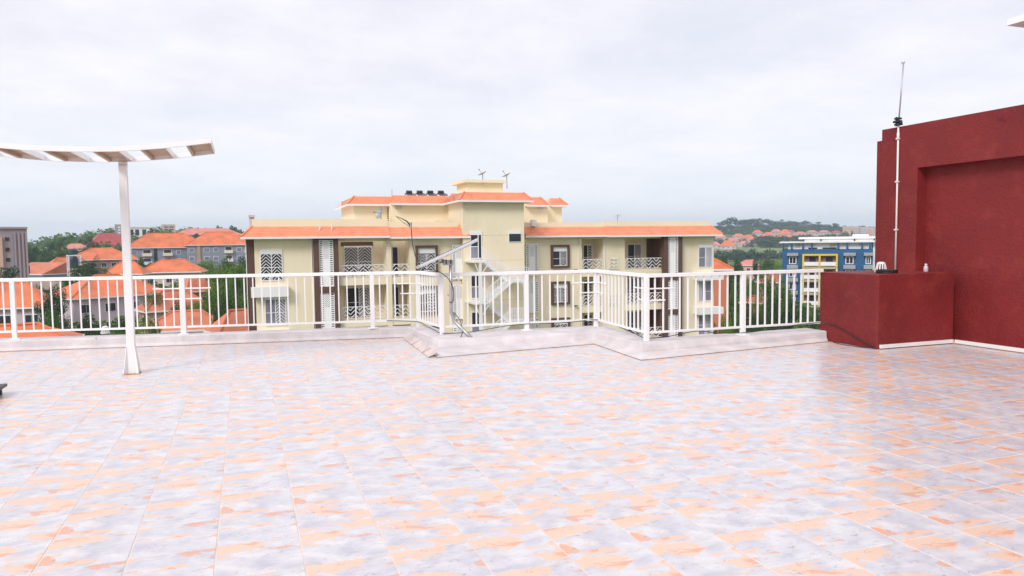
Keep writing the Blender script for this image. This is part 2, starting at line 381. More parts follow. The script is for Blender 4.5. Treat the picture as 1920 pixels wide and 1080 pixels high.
# kerb: painted upstand with splayed foot, following the jogs of the terrace edge
hk = .15
base = [(-12, 13.6, 0), (-6.3, 13.1, 0), (-3.45, 12.50, 0), (-.97, 12.08, 0), (2.41, 11.54, 0), (2.32, 9.32, 0), (4.755, 9.60, 0), (4.64, 8.04, 0), (7.97, 8.40, 0)]
top = [(-12, 13.7, hk), (-6.3, 13.12, hk), (-3.42, 12.56, hk), (-.96, 12.13, hk), (2.45, 11.62, hk), (2.50, 9.97, hk), (4.87, 9.86, hk), (4.90, 8.44, hk), (7.995, 8.47, hk)]
outr = [(-12, 14.3, hk), (-6.2, 13.55, hk), (-3.2, 12.94, hk), (-.9, 12.44, hk), (2.80, 11.84, hk), (2.86, 10.68, hk), (5.40, 10.58, hk), (5.25, 8.82, hk), (8.0, 8.88, hk)]
mb = MB(); n = len(base)
for k in range(n):
    b, t_, o = Vector(base[k]), Vector(top[k]), Vector(outr[k]); mid = Vector((t_.x, t_.y, 0)).lerp(Vector((b.x, b.y, 0)), .12); mid.z = .05
    for p in (b, mid, t_-Vector((0, 0, .012)), t_ + (o-t_).normalized()*.015, o, Vector((o.x, o.y, -1.2))): mb.v.append(tuple(p))
for k in range(n-1):
    for i in range(5): mb.f.append((k*6+i, (k+1)*6+i, (k+1)*6+i+1, k*6+i+1))
mb.f.append(tuple((n-1)*6+i for i in range(6)))
kb = tag(mb.build('kerb', M['kerb']), kind='structure')
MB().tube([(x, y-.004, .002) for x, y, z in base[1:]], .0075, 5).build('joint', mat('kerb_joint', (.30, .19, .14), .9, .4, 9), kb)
# low skirting tiles leaning on the kerb foot near the first jog
sk = empty('skirting_tile', (2.3, 10.6, 0), 'loose sloping skirting tile strip along the kerb beside the solar light pole', 'skirting')
MSK = mat('skirting_tile', (.60, .50, .47), .5, .2, 5)
for a in range(5):
    y0, y1 = 11.45-a*.42, 11.45-a*.42-.40
    x0 = 2.41-(11.54-y0)*.0405; x1 = 2.41-(11.54-y1)*.0405
    mb = MB(); wd = .10
    pts = [(x0-wd, y0, .004), (x1-wd-.01, y1, .004), (x1+.02, y1, .055), (x0+.02, y0, .055)]
    v = pts + [(x, y, z+.012) for x, y, z in pts]; mb.v = v; mb.f = [(0, 3, 2, 1), (4, 5, 6, 7), (0, 1, 5, 4), (1, 2, 6, 5), (2, 3, 7, 6), (3, 0, 4, 7)]
    mb.build('tile', MSK, sk)
# slab body of our own building below
bw = MB(); bw.prism([(-12, -7), (13.4, -7), (13.4, 8.6), (8, 8.6), (5.05, 8.6), (5.2, 10.4), (2.7, 10.45), (2.65, 11.6), (-9, 13.7), (-12, 13.8)], -14.5, -.36)
tag(bw.build('terrace_building', M['cream']), 'cream building body under the tiled terrace', 'building')
# ---------------------------------------------------------------- railing
HR = 1.062
path = [(-9.5, 13.97), (-3.28, 12.73), (-.94, 12.27), (1.88, 11.76), (2.60, 11.66), (2.70, 10.50), (4.03, 10.46), (5.20, 10.42), (5.06, 8.62), (6.61, 8.60), (7.995, 8.57)]
rl = empty('terrace_railing', (2.6, 11.6, hk), 'white welded steel railing running along the kerb and its two jogs', 'railing')
posts = {1: .062, 2: .078, 3: .062, 4: .05, 5: .06, 6: .06, 7: .06, 8: .06, 9: .062}
for k, w in posts.items():
    x, y = path[k]; MB().box(x-w/2, x+w/2, y-w/2, y+w/2, hk, HR-.05).build('post', M['white'], rl, bev=.003)
for k in range(len(path)-1):
    a, b = Vector(path[k]+(0,)), Vector(path[k+1]+(0,)); d = (b-a); ln = d.length; d.normalize()
    e = .03
    tr = MB().bar(a+Vector((0, 0, HR-.025))-d*0, b+Vector((0, 0, HR-.025)), .06, .05); tr.build('top_rail', M['white'], rl, bev=.004)
    MB().bar(a+d*e+Vector((0, 0, .265)), b-d*e+Vector((0, 0, .265)), .022, .03).build('bottom_rail', M['white'], rl)
    nb = max(2, int(round(ln/.130)))
    for i in range(1, nb):
        p = a+d*(ln*i/nb); r_ = .0095
        MB().box(p.x-r_, p.x+r_, p.y-r_, p.y+r_, .28, HR-.05).build('baluster', M['white'], rl)
    # ornamental short cross bars next to the posts that carry them
    for at_end, idx in ((True, k+1), (False, k)):
        if idx in (2, 4, 7, 8):
            for h_, le in ((.86, .42), (.70, .28)):
                if ln < .8: le = min(le, ln*.45)
                p0 = (b if at_end else a); s_ = -1 if at_end else 1
                MB().bar(p0+d*s_*.03+Vector((0, -.012, h_)), p0+d*s_*le+Vector((0, -.012, h_)), .016, .018).build('cross_bar', M['white'], rl)
mb = MB(); 
for k in (1, 2, 3, 6, 9):
    x, y = path[k]; mb.box(x-.07, x+.07, y-.07, y+.07, hk, hk+.012)
mb.build('post_foot', M['white'], rl)
# ================================================================ RED STAIRHOUSE AND PARAPET BOX
XW = 9.4
rs = empty('stairhouse', (10, 5, 0), 'dark red plastered stairhouse with a recessed wall panel on the right', 'building')
bx('wall_panel', M['red'], rs, XW+.18, 13, -7, 8.20, 0, 2.56)
bx('pillar', M['red'], rs, XW, 13, 8.20, 8.86, 0, 2.54)
mb = MB().box(XW, 13, -7, 8.86, 2.54, 3.19); mb.build('beam', M['red'], rs)
bx('wall', M['red'], rs, XW+.05, 13, 8.86, 9.0, -.3, 3.03, label='narrow set-back strip at the far edge of the pillar')
# rough round plaster scar high on the beam
mb = MB(); c = onX(1882, 217, XW-.004)
nn = 22; rim = [(c.y+math.cos(k*2*math.pi/nn)*.10*random.uniform(.75, 1.1), c.z+math.sin(k*2*math.pi/nn)*.085*random.uniform(.75, 1.1)) for k in range(nn)]
mb.v = [(XW-.009, c.y, c.z)]+[(XW-.007-random.random()*.004, (a+c.y)/2, (b+c.z)/2) for a, b in rim]+[(XW-.0012, a, b) for a, b in rim]
for k in range(nn): j = (k+1) % nn; mb.f += [(0, 1+k, 1+j), (1+k, 1+nn+k, 1+nn+j, 1+j)]
mb.build('plaster_patch', mat('scar', (.17, .01, .02), .8, .3, 30), rs, label='dark rough round patch of plaster')
# white roof slab corner above
p = onX(1888, 36, 9.0); p2 = onX(1888, 48, 9.0)
bx('roof_slab', M['white'], rs, 9.0, 13, p.y-4.5, p.y, p2.z, p.z, label='white overhanging slab corner above the red wall')
# parapet box
bt = onY(1647, 515, 7.55).z
pb = MB().box(8.0, XW-.003, 7.55, 8.62, 0, bt); pbo = pb.build('parapet_block', M['red'], bev=.012)
tag(pbo, 'waist-high red plastered parapet block where the railing ends', 'parapet')
# pvc trunking along the wall foot
tk = empty('cable_trunking', (8.7, 7.5, 0), 'thin white plastic trunking strip along the foot of the red walls', 'trunking')
MB().box(8.03, 9.37, 7.515, 7.547, .012, .062).build('strip', M['pvc'], tk, bev=.003)
MB().box(XW-.035, XW-.003, -3, 7.50, .012, .062).build('strip', M['pvc'], tk, bev=.003)
# conduit with lightning rod
cpos = onX(1681, 400, XW-.02); cy = cpos.y
cd = empty('conduit_pipe', (XW-.02, cy, bt), 'thin white conduit pipe running up the red pillar', 'pipe')
MB().tube([(XW-.02, cy, 1.0), (XW-.018, cy, 2.2), (XW-.02, cy, 3.26)], .014, 8).build('pipe', M['pvc'], cd, smooth=True)
mb = MB()
for z in (1.62, 2.35, 3.0): mb.box(XW-.045, XW-.002, cy-.022, cy+.022, z, z+.02)
mb.build('clip', M['pvc'], cd)
MB().tube([(XW-.02, cy, 3.0), (XW-.02, cy, 3.1)], .02, 8).build('coupling', M['pvc'], cd, smooth=True)
ro = empty('air_terminal', (XW-.02, cy, 3.2), 'slim grey antenna rod clamped to the top of the red pillar', 'antenna')
tip = onX(1694, 120, XW-.02)
MB().tube([(XW-.02, cy, 3.2), (XW-.02, (cy+tip.y)/2, (3.2+tip.z)/2), tip], [.012, .011, .009], 6).build('rod', M['grey'], ro, smooth=True)
MB().tube([tip, tip+Vector((0, .03, .035))], .012, 6).tube([tip, tip+Vector((0, -.02, .03))], .008, 6).build('tip', M['grey'], ro)
mb = MB()
for dz in (0, .05, .09): mb.box(XW-.06, XW+.02, cy-.045+dz*.2, cy+.045, 3.21+dz, 3.235+dz)
mb.tube([(XW-.05, cy+.07, 3.27), (XW+.0, cy-.05, 3.24)], .018, 6).tube([(XW-.03, cy+.03, 3.2), (XW-.03, cy+.03, 3.34)], .014, 6)
mb.build('clamp', M['black'], ro)
# vent cowl, cable coil and bottle on the block
def cowl(loc, label, sc=1.0):
    e_ = empty('vent_cowl', loc, label, 'vent', None); x, y, z = loc; r0 = .075*sc
    MB().tube([(x, y, z), (x, y, z+.03*sc)], [r0*1.15, r0*1.15], 16).build('base', M['pvc'], e_, smooth=False)
    mb = MB()
    for k in range(12):
        a = k*math.pi/6; c_, s_ = math.cos(a), math.sin(a)
        mb.bar((x+r0*c_, y+r0*s_, z+.03*sc), (x+r0*.72*c_, y+r0*.72*s_, z+.125*sc), .014*sc, .008*sc)
    mb.build('rib', M['pvc'], e_)
    MB().tube([(x, y, z+.12*sc), (x, y, z+.135*sc), (x, y, z+.15*sc)], [r0*.78, r0*.74, r0*.4], 16).build('cap', M['pvc'], e_, smooth=False)
pc = onZ(1651, 507, bt); pc.y = min(pc.y, 8.3)
pc = onY(1652, 508, 8.05)
cowl((pc.x, 8.05, bt), 'white ribbed vent cowl standing on the red parapet block')
cc = onY(1657, 512, 7.85)
mb = MB(); pts = []
for k in range(0, 150):
    a = k*2*math.pi/30; rr_ = .145+.006*math.sin(k*.7); pts.append((cc.x+rr_*math.cos(a), 7.80+rr_*.85*math.sin(a), bt+.010+.008*(k//30)+.003*math.sin(k*.31)))
mb.tube(pts, .0075, 6)
tag(mb.build('cable_coil', M['black'], smooth=True), 'coil of black cable lying on the red parapet block', 'cable')
bc = onY(1736, 505, 7.80)
bo = empty('bottle', (bc.x, 7.80, bt), 'small pale grey plastic bottle on the red parapet block', 'bottle')
def lathe(prof, cx, cy, z0, n=16):
    return MB().tube([(cx, cy, z0+z) for r, z in prof], [r for r, z in prof], n)
lathe([(.026, 0), (.03, .01), (.03, .06), (.027, .075), (.016, .088), (.015, .095)], bc.x, 7.80, bt).build('body', mat('bottle_plastic', (.55, .55, .62), .3), bo, smooth=True)
lathe([(.018, .095), (.018, .112), (.012, .116)], bc.x, 7.80, bt).build('cap', M['pvc'], bo, smooth=True)
cw = onZ(195, 627, hk)
cowl((cw.x, cw.y+.12, hk), 'small white ribbed vent cowl on the left kerb', .8)
# ================================================================ CANOPY ON POST
Yf, Yn = 9.72, 8.72
us = [-330, -220, -100, 0, 60, 100, 180, 250, 330, 403]; vs = [238, 262, 281, 293, 299, 302, 304, 303, 297, 288]
fp = [onY(u, v, Yf) for u, v in zip(us, vs)]
xs = [p.x for p in fp]; zs = [p.z for p in fp]
def zc(x): return lerp2(x, xs, zs)
def lerp2(t, xs, ys):
    if t <= xs[0]: return ys[0]
    for i in range(1, len(xs)):
        if t <= xs[i]: k = (t-xs[i-1])/(xs[i]-xs[i-1]); return ys[i-1]+(ys[i]-ys[i-1])*k
    return ys[-1]
pole = onZ(248, 700, 0)
cn = empty('canopy_post', (pole.x, pole.y, 0), 'white steel T-shaped canopy of curved rails and boxed slats on a single post', 'canopy')
zt = zc(pole.x)
MB().box(pole.x-.044, pole.x+.044, pole.y-.044, pole.y+.044, 0, zt-.05).build('post', M['white'], cn, bev=.006)
mb = MB()
for dx_, dy_ in ((-1, -1), (1, -1), (1, 1), (-1, 1)):
    a = Vector((pole.x+dx_*.044, pole.y+dy_*.044, 0)); o_ = Vector((dx_, dy_, 0)).normalized(); s_ = Vector((-o_.y, o_.x, 0))*.004
    q = [a, a+o_*.055, a+Vector((0, 0, .34))]
    n0 = len(mb.v); mb.v += [tuple(p-s_) for p in q]+[tuple(p+s_) for p in q]; mb.f += [(n0, n0+1, n0+2), (n0+5, n0+4, n0+3), (n0, n0+3, n0+4, n0+1), (n0+1, n0+4, n0+5, n0+2), (n0+2, n0+5, n0+3, n0)]
mb.build('gusset', M['white'], cn)
rust = mat('rusty_stain', (.42, .24, .13), .9, .3, 20)
MB().box(pole.x-.09, pole.x+.09, pole.y-.09, pole.y+.09, .0012, .006).build('base_plate', rust, cn)
X0, X1 = xs[0], xs[-1]
def curve_bar(y, w, h, dz):
    mb = MB(); N_ = 40; n0 = 0
    for i in range(N_+1):
        x = X0+(X1-X0)*i/N_; z = zc(x)+dz
        for a, b in ((-w/2, 0), (w/2, 0), (w/2, h), (-w/2, h)): mb.v.append((x, y+a, z+b))
    for i in range(N_):
        for k in range(4): j = (k+1) % 4; mb.f.append((i*4+k, i*4+j, i*4+4+j, i*4+4+k))
    mb.f.append((0, 1, 2, 3)); mb.f.append(tuple(N_*4+k for k in range(4))); return mb
curve_bar(Yf, .035, .055, 0).build('side_rail', M['white'], cn)
curve_bar(Yn, .035, .055, 0).build('side_rail', M['white'], cn)
MB().bar((pole.x, pole.y-.02, zt-.03), (pole.x, Yf+.01, zt-.03), .09, .05).build('bracket', M['white'], cn)
x = onY(404, 288, Yf).x - .015; k = 0
while x > X0+.3:
    xa, xb = x-.24, x; za, zb = zc(xa), zc(xb)
    mb = MB(); y0, y1 = Yn+.0185, Yf-.0185
    def sk_(x0_, z0_, x1_, z1_, ya, yb, h0, h1):
        n0 = len(mb.v); mb.v += [(x0_, ya, z0_+h0), (x1_, ya, z1_+h0), (x1_, yb, z1_+h0), (x0_, yb, z0_+h0), (x0_, ya, z0_+h1), (x1_, ya, z1_+h1), (x1_, yb, z1_+h1), (x0_, yb, z0_+h1)]
        mb.f.extend([tuple(n0+i for i in q) for q in ((0,3,2,1),(4,5,6,7),(0,1,5,4),(1,2,6,5),(2,3,7,6),(3,0,4,7))])
    sk_(xa, za, xb, zb, y0, y1, .045, .055)
    o_ = mb.build('slat', M['slatu'], cn)
    mb = MB(); sk_(xa, za, xa+.022, za, y0, y1, .002, .0445); sk_(xb-.022, zb, xb, zb, y0, y1, .002, .0445)
    mb.build('edge_batten', M['slatu'], o_)
    mb = MB(); sk_(xa-.008, za, xa-.0005, za, y0, y1, -.004, .058); sk_(xb+.0005, zb, xb+.008, zb, y0, y1, -.004, .058)
    mb.build('side_strip', M['white'], o_)
    x -= .449; k += 1
# ================================================================ SOLAR STREET LIGHT ON THE RAILING CORNER
Yp = 10.34
def P(u, v, y=Yp): return onY(u, v, y)
sp_ = P(846, 600)
sol = empty('solar_street_light', (sp_.x, Yp, hk), 'grey pole-mounted solar light panel tilted above the railing corner', 'street light')
MB().tube([P(884, 634, 10.02), P(868, 618, 10.2), P(852, 602), P(846, 585), P(845.5, 540), P(845, 492)], .026, 12).build('pole', M['grey'], sol, smooth=True)
a, b = P(784, 501), P(892, 451)
d = (b-a).normalized(); up = Vector((0, -1, .12)).normalized(); nrm = d.cross(up).normalized()
if nrm.z < 0: nrm = -nrm
mb = MB(); mb.bar(a, b, .34, .045, up=nrm); hd = mb.build('lamp_housing', mat('alu_paint', (.60, .60, .62), .35, .05, 5, metal=.2), sol, bev=.008)
MB().bar(a+nrm*.026+d*.03, b+nrm*.026-d*.03, .31, .006, up=nrm).build('solar_cell', mat('solar_cell', (.02, .03, .07), .15), hd)
MB().bar(a-nrm*.026+d*.45, b-nrm*.026-d*.1, .2, .01, up=nrm).build('led_lens', M['bwhite'], hd)
c0 = a.lerp(b, .27)-nrm*.05; c1 = P(845, 492)
MB().tube([c0, a.lerp(b, .4)-nrm*.09, P(828, 487), c1+Vector((0, 0, -.01))], .016, 8).build('arm', M['grey'], sol, smooth=True)
MB().box(c1.x-.11, c1.x+.03, Yp-.04, Yp+.04, c1.z-.04, c1.z+.035).build('bracket', M['grey'], sol, bev=.006)
mb = MB()
for q in (-.08, -.01): mb.tube([(c1.x+q, Yp-.05, c1.z-.02), (c1.x+q, Yp-.05, c1.z+.045)], .008, 6)
mb.build('bolt', M['dark'], sol)
for v_ in (554,):
    q = P(845, v_); MB().tube([(q.x, Yp, q.z-.012), (q.x, Yp, q.z+.012)], .034, 12).build('collar', M['grey'], sol)
    MB().bar((q.x, Yp, q.z), (q.x, 10.5, q.z), .02, .02).build('stay', M['grey'], sol)
# whip aerial
an = empty('aerial', P(785, 502), 'thin bent wire aerial rising beside the solar light', 'antenna')
MB().tube([P(786, 500), P(778, 478), P(773, 450), P(770, 424)], .006, 6).build('mast', M['grey'], an, smooth=True)
MB().tube([P(770, 424), P(763, 415), P(752, 409), P(741, 405)], [.012, .010, .006, .003], 6).tube([P(770, 426), P(756, 417), P(744, 407)], .004, 5).build('arm', M['dark'], an, smooth=True)
MB().tube([P(770, 428), P(770, 417)], .018, 8).build('joint', M['grey'], an)
def smooth_pts(pts, n=5):
    out = []; P_ = [Vector(p) for p in pts]; P_ = [P_[0]]+P_+[P_[-1]]
    for i in range(1, len(P_)-2):
        for k in range(n):
            t = k/n; a, b, c, d_ = P_[i-1:i+3]
            out.append(.5*((2*b)+(c-a)*t+(2*a-5*b+4*c-d_)*t*t+(3*b-a-3*c+d_)*t**3))
    out.append(P_[-2]); return out
def cable(pts, r, label, m='black', name='cable'):
    return tag(MB().tube(smooth_pts(pts), r, 6).build(name, M[m], smooth=True), label, 'cable')
cable([P(771, 428, 10.3), P(774, 460, 10.3), P(782, 488, 10.3), P(792, 503, 10.3), P(805, 505, 10.3), P(826, 511, 10.3), P(843, 526, 10.3), P(850, 545, 10.3), P(849, 566, 10.3), P(842, 566, 10.3)], .006, 'black cable looping from the wire aerial round the solar light pole')
cable([P(850, 585, 10.28), P(862, 600, 10.25), P(867, 620, 10.2), P(864, 632, 10.1)], .006, 'short black cable hanging from the solar light pole to the kerb')
rp = lambda k, t, h_, off=.03: tuple(Vector((path[k][0]+(path[k+1][0]-path[k][0])*t, path[k][1]+(path[k+1][1]-path[k][1])*t-off, h_)))
cable([rp(3, .3, .27), rp(3, .95, .24, .05), rp(4, .3, .21), rp(4, .7, .18), rp(4, .97, .17, .06), rp(5, .15, .165), rp(5, .4, .18), rp(5, .7, .23), rp(5, .98, .25), rp(6, .4, .24), rp(6, .7, .25), rp(6, .97, .27, .05), rp(7, .3, .26), rp(7, .7, .22), rp(7, .95, .19, .06), rp(8, .2, .2), rp(8, .5, .25), rp(8, .75, .2), rp(9, .1, .19), rp(9, .5, .24), rp(9, .9, .27), (8.0-.01, 8.45, .26)], .006, 'long grey cable sagging along the bottom rail of the railing', 'dark')
cable([(7.99, 8.42, .26), (7.985, 8.2, .22), (7.985, 7.8, .08), (7.985, 7.56, .02)], .006, 'black cable running down across the left face of the red block')
cable([(7.96, 8.40, .02), (7.9, 8.1, .008), (7.92, 7.8, .008), (7.97, 7.56, .012)], .005, 'thin cable lying on the floor beside the red block', 'dark')
cable([onZ(-60, 657, .01), onZ(0, 652, .02), onZ(60, 651, .02), onZ(130, 648, .02), onZ(176, 646, .02), onZ(181, 643, .03), onZ(180, 634, .15)], .006, 'dark cable lying along the foot of the left kerb', 'dark')
# dark bench end at the left picture edge
q = onZ(8, 738, .02); bn = empty('bench', (q.x-.6, q.y, 0), 'dark low bench end poking in at the left edge of the terrace', 'bench')
MB().box(q.x-1.3, q.x, q.y-.25, q.y+.12, .075, .105).build('seat', M['dark'], bn, bev=.004)
for ax_, ay_ in ((-.06, -.2), (-.06, .07), (-1.25, -.2), (-1.25, .07)): MB().box(q.x+ax_-.02, q.x+ax_+.02, q.y+ay_-.02, q.y+ay_+.02, 0, .075).build('leg', M['dark'], bn)
# ================================================================ CREAM APARTMENT BLOCK OPPOSITE
GZ = -14.3; SH = 3.0
ab = empty('apartment_block', (20, 60, GZ), 'large cream apartment block with orange tiled eaves, brown pylons and white zigzag stairs', 'building')
def FX(u, D, v=500): return onY(u, v, D).x
def FZ(u, v, D): return onY(u, v, D).z
DL, DR, DT = 53.0, 55.0, 52.4
EAVE = 1.95
def wallseg(u0, u1, D, z0=GZ, z1=EAVE, m='cream', depth=.3, v=520):
    return bx('wall', M[m], ab, FX(u0, D, v), FX(u1, D, v), D, D+depth, z0, z1)
def chevron(mb, x0, x1, z0, z1, y, n, pitch=.15, w=.045, updir=1):
    """n V-shaped columns of slanting bars between x0..x1"""
    cw_ = (x1-x0)/n; hw = cw_/2
    for c in range(n):
        xm = x0+cw_*(c+.5); z = z0-hw
        while z < z1+hw:
            for sg in (-1, 1):
                xa, za, xb, zb = xm, z+hw, xm+sg*hw, z
                if updir < 0: za, zb = z, z+hw
                # clip to z range
                pa, pb = Vector((xa, y, za)), Vector((xb, y, zb)); t0, t1 = 0, 1; dz = zb-za
                for lim, s_ in ((z0, 1), (z1, -1)):
                    fa, fb = s_*(za-lim), s_*(zb-lim)
                    if fa < 0 and fb < 0: t0 = 2
                    elif fa < 0: t0 = max(t0, fa/(fa-fb))
                    elif fb < 0: t1 = min(t1, fa/(fa-fb))
                if t1-t0 > .05: mb.bar(pa.lerp(pb, t0), pa.lerp(pb, t1), w, w)
            z += pitch*1.5
    return mb
def window(x0, x1, z0, z1, D, parent=None, kind='grille2', header=.14, glass='glass', surround=False, lab=None):
    p = parent or ab; f = .055
    mb = MB(); y0, y1 = D-.07, D+.005
    mb.box(x0, x0+f, y0, y1, z0, z1).box(x1-f, x1, y0, y1, z0, z1).box(x0+f, x1-f, y0, y1, z0, z0+f)
    mb.box(x0+f, x1-f, y0, y1, z1-f-header*(z1-z0), z1); zt_ = z1-f-header*(z1-z0)
    xm = (x0+x1)/2; w_ = mb.box(xm-f*.5, xm+f*.5, y0, y1, z0+f, zt_).build('window', M['bwhite'], p, lab)
    g1 = glass if isinstance(glass, tuple) else (glass, glass)
    bx('pane', M[g1[0]], w_, x0+f, xm-f*.5, D-.03, D-.012, z0+f, zt_)
    bx('pane', M[g1[1]], w_, xm+f*.5, x1-f, D-.03, D-.012, z0+f, zt_)
    if kind:
        mb = MB()
        if kind in ('grille2', 'left'): chevron(mb, x0+f, xm-f*.5, z0+f, zt_, D-.05, 1)
        if kind in ('grille2', 'right'): chevron(mb, xm+f*.5, x1-f, z0+f, zt_, D-.05, 1)
        mb.box(x0+f, x1-f, D-.062, D-.045, (z0+zt_)/2-.02, (z0+zt_)/2+.02)
        mb.build('grille', M['bwhite'], w_)
    if surround:
        e = .17; yy = D-.22; mb = MB()
        mb.box(x0-e, x0-.001, yy, D-.001, z0-e, z1+e).box(x1+.001, x1+e, yy, D-.001, z0-e, z1+e).box(x0-.001, x1+.001, yy, D-.001, z0-e, z0-.001).box(x0-.001, x1+.001, yy, D-.001, z1+.001, z1+e)
        mb.build('frame', M['brown'], w_)
    return w_
def lattice(x0, x1, z0, z1, D):
    """white precast screen: solid centre with an ornate head, perforated side columns"""
    w = x1-x0; s = w*.24; mb = MB(); y0, y1 = D-.05, D+.03
    bx('screen_recess', M['dark'], ab, x0+.01, x1-.01, D+.04, D+.06, z0, z1)
    mb.box(x0, x0+.05, y0, y1, z0, z1).box(x1-.05, x1, y0, y1, z0, z1).box(x0+s, x0+s+.05, y0, y1, z0, z1).box(x1-s-.05, x1-s, y0, y1, z0, z1)
    mb.box(x0+.05, x1-.05, y0, y1, z1-.06, z1).box(x0+.05, x1-.05, y0, y1, z0, z0+.06)
    z = z0+.06
    while z < z1-.12:
        mb.box(x0+.05, x0+s, y0+.01, y1-.01, z, z+.085); mb.box(x1-s, x1-.05, y0+.01, y1-.01, z, z+.085); z += .15
    # centre: solid lower 62 percent, diamond fret above
    zc_ = z0+(z1-z0)*.60; xa, xb = x0+s+.05, x1-s-.05
    mb.box(xa, xb, y0+.015, y1-.01, z0+.06, zc_)
    n = 3; cw_ = (xb-xa)/n; zz = zc_
    while zz < z1-.06:
        for c in range(n):
            x = xa+cw_*c; h = min(cw_, z1-.06-zz)
            mb.bar((x, D-.015, zz), (x+cw_, D-.015, zz+h), .045, .05); mb.bar((x+cw_, D-.013, zz), (x, D-.013, zz+h), .045, .05)
        zz += cw_
    return mb.build('lattice_screen', M['screen'], ab)
def balcony_rail(x0, x1, z0, y, n, h=.95):
    mb = MB(); mb.box(x0, x1, y-.02, y+.02, z0+h-.05, z0+h).box(x0, x1, y-.02, y+.02, z0+.06, z0+.10)
    mb.box(x0, x0+.04, y-.02, y+.02, z0, z0+h).box(x1-.04, x1, y-.02, y+.02, z0, z0+h)
    chevron(mb, x0+.04, x1-.04, z0+.10, z0+h-.05, y, n, .2, .05); return mb.build('balcony_railing', M['bwhite'], ab)
FL = [-.95-SH*k for k in range(4)]            # floor levels, top storey first
def recess(u0, u1, D, dep=1.8, m='cream', rail_u=None, nch=4, sidem=None, ceil=.12):
    """open balcony bay: back wall, side walls, slabs, chevron railing per storey"""
    x0, x1 = FX(u0, D), FX(u1, D)
    bx('back_wall', M[m], ab, x0, x1, D+dep, D+dep+.2, GZ, EAVE)
    bx('side_wall', M[m], ab, x0-.12, x0, D+.305, D+dep, GZ, EAVE); bx('side_wall', M[sidem or m], ab, x1, x1+.12, D+.305, D+dep, GZ, EAVE)
    for k, z in enumerate(FL):
        bx('balcony_slab', M['cream'], ab, x0+.003, x1-.003, D-.03, D+dep-.003, z-.52, z)
        balcony_rail(x0+.03, x1-.03, z, D+.02, nch)
    bx('lintel', M['cream'], ab, x0+.003, x1-.003, D+.02, D+.25, EAVE-.28, EAVE-.002)
    return x0, x1
# ---- left wing
D = DL
bx('end_strip', M['brown'], ab, FX(463, D+.6), FX(479, D+.6), D+.5, D+.8, GZ, EAVE)
bx('downpipe', M['bwhite'], ab, FX(461.5, D+.6), FX(463, D+.6), D+.45, D+.55, GZ, EAVE)
bx('end_wall', M['cream'], ab, FX(464, D+.8), FX(480, D+.8), D+.805, D+16, GZ, EAVE)
wallseg(478.5, 589, D)
for k, z in enumerate(FL):
    u0, u1 = (488, 530) if k == 0 else (494, 534)
    window(FX(u0, D), FX(u1, D), z-.02 if k == 0 else z-.15, z+2.15 if k == 0 else z+2.0, D, kind='grille2' if k == 0 else 'right', glass=('glass', 'glass') if k == 0 else ('glassl', 'glassl'), header=.13)
    if k < 4:
        x0, x1 = FX(469, D), FX(539, D); bx('window_ledge', M['bwhite'], ab, x0, x1, D-.55, D-.002, z-1.12, z-.42)
# brown pylon with lattice screens
def pylon(u0, u1, D, prot=.35):
    x0, x1 = FX(u0, D-prot), FX(u1, D-prot); t = .27*(x1-x0)*.75
    mb = MB().box(x0, x0+t, D-prot, D+.3, GZ, 2.22).box(x1-t, x1, D-prot, D+.3, GZ, 2.22); 
    zz = [2.22]+[z for z in FL]
    mb.box(x0+t, x1-t, D-prot, D+.1, 1.78, 2.22)
    for k, z in enumerate(FL): mb.box(x0+t, x1-t, D-prot, D+.1, z-.98 if k < 3 else GZ, z-.55)
    mb.build('pylon_frame', M['brown'], ab)
    for k, z in enumerate(FL):
        lattice(x0+t+.01, x1-t-.01, z-.54, (1.77 if k == 0 else FL[k-1]-.99), D-prot+.14)
    return x0, x1
pylon(589.5, 635.5, D)
x0, x1 = recess(635.5, 725, D, nch=5)
for k, z in enumerate(FL):
    window(FX(645, D+1.8), FX(698, D+1.8), z+.05, z+2.3, D+1.8, kind='grille2' if k == 0 else 'right', glass=('glass', 'glass') if k == 0 else ('glass', 'glassl'), header=.03)
bx('header_band', M['brown'], ab, FX(640, D+1.8), FX(700, D+1.8), D+1.74, D+1.797, EAVE-.62, EAVE-.3)
bx('column', M['cream'], ab, FX(725, D)+.001, FX(734, D)-.001, D-.08, D+.3, GZ, EAVE)
recess(734, 768, D, nch=2)
for k, z in enumerate(FL):
    x0, x1 = FX(735, D+1.8), FX(747, D+1.8)
    mb = MB().box(x0, x0+.06, D+1.72, D+1.797, z, z+2.25).box(x1-.06, x1, D+1.72, D+1.797, z, z+2.25).box(x0+.06, x1-.06, D+1.72, D+1.797, z+2.15, z+2.25)
    d_ = mb.build('door', M['bwhite'], ab); bx('pane', M['glass'], d_, x0+.06, x1-.06, D+1.75, D+1.78, z, z+2.15)
bx('column', M['cream'], ab, FX(768, D)+.001, FX(779, D)-.001, D-.08, D+.3, GZ, EAVE)
wallseg(779, 870, D)
for k, z in enumerate(FL):
    window(FX(784, D-.1), FX(817, D-.1), z+.35, z+2.1, D, kind='right' if k else 'grille2', surround=True, header=.2)
def screens(u0, u1, D):
    x0, x1 = FX(u0, D), FX(u1, D)
    for k, z in enumerate(FL): lattice(x0, x1, z-.3, z+2.3, D-.1)
screens(847, 873, D)
# ---- stair tower in the middle
D = DT
TT = FZ(925, 375, D)
xt0, xt1 = FX(868.5, D, 450), FX(983, D, 450)
bx('wall', M['cream'], ab, xt0, xt1, D, D+5.2, GZ, TT-.0, label='stair tower wall rising above the main roof')
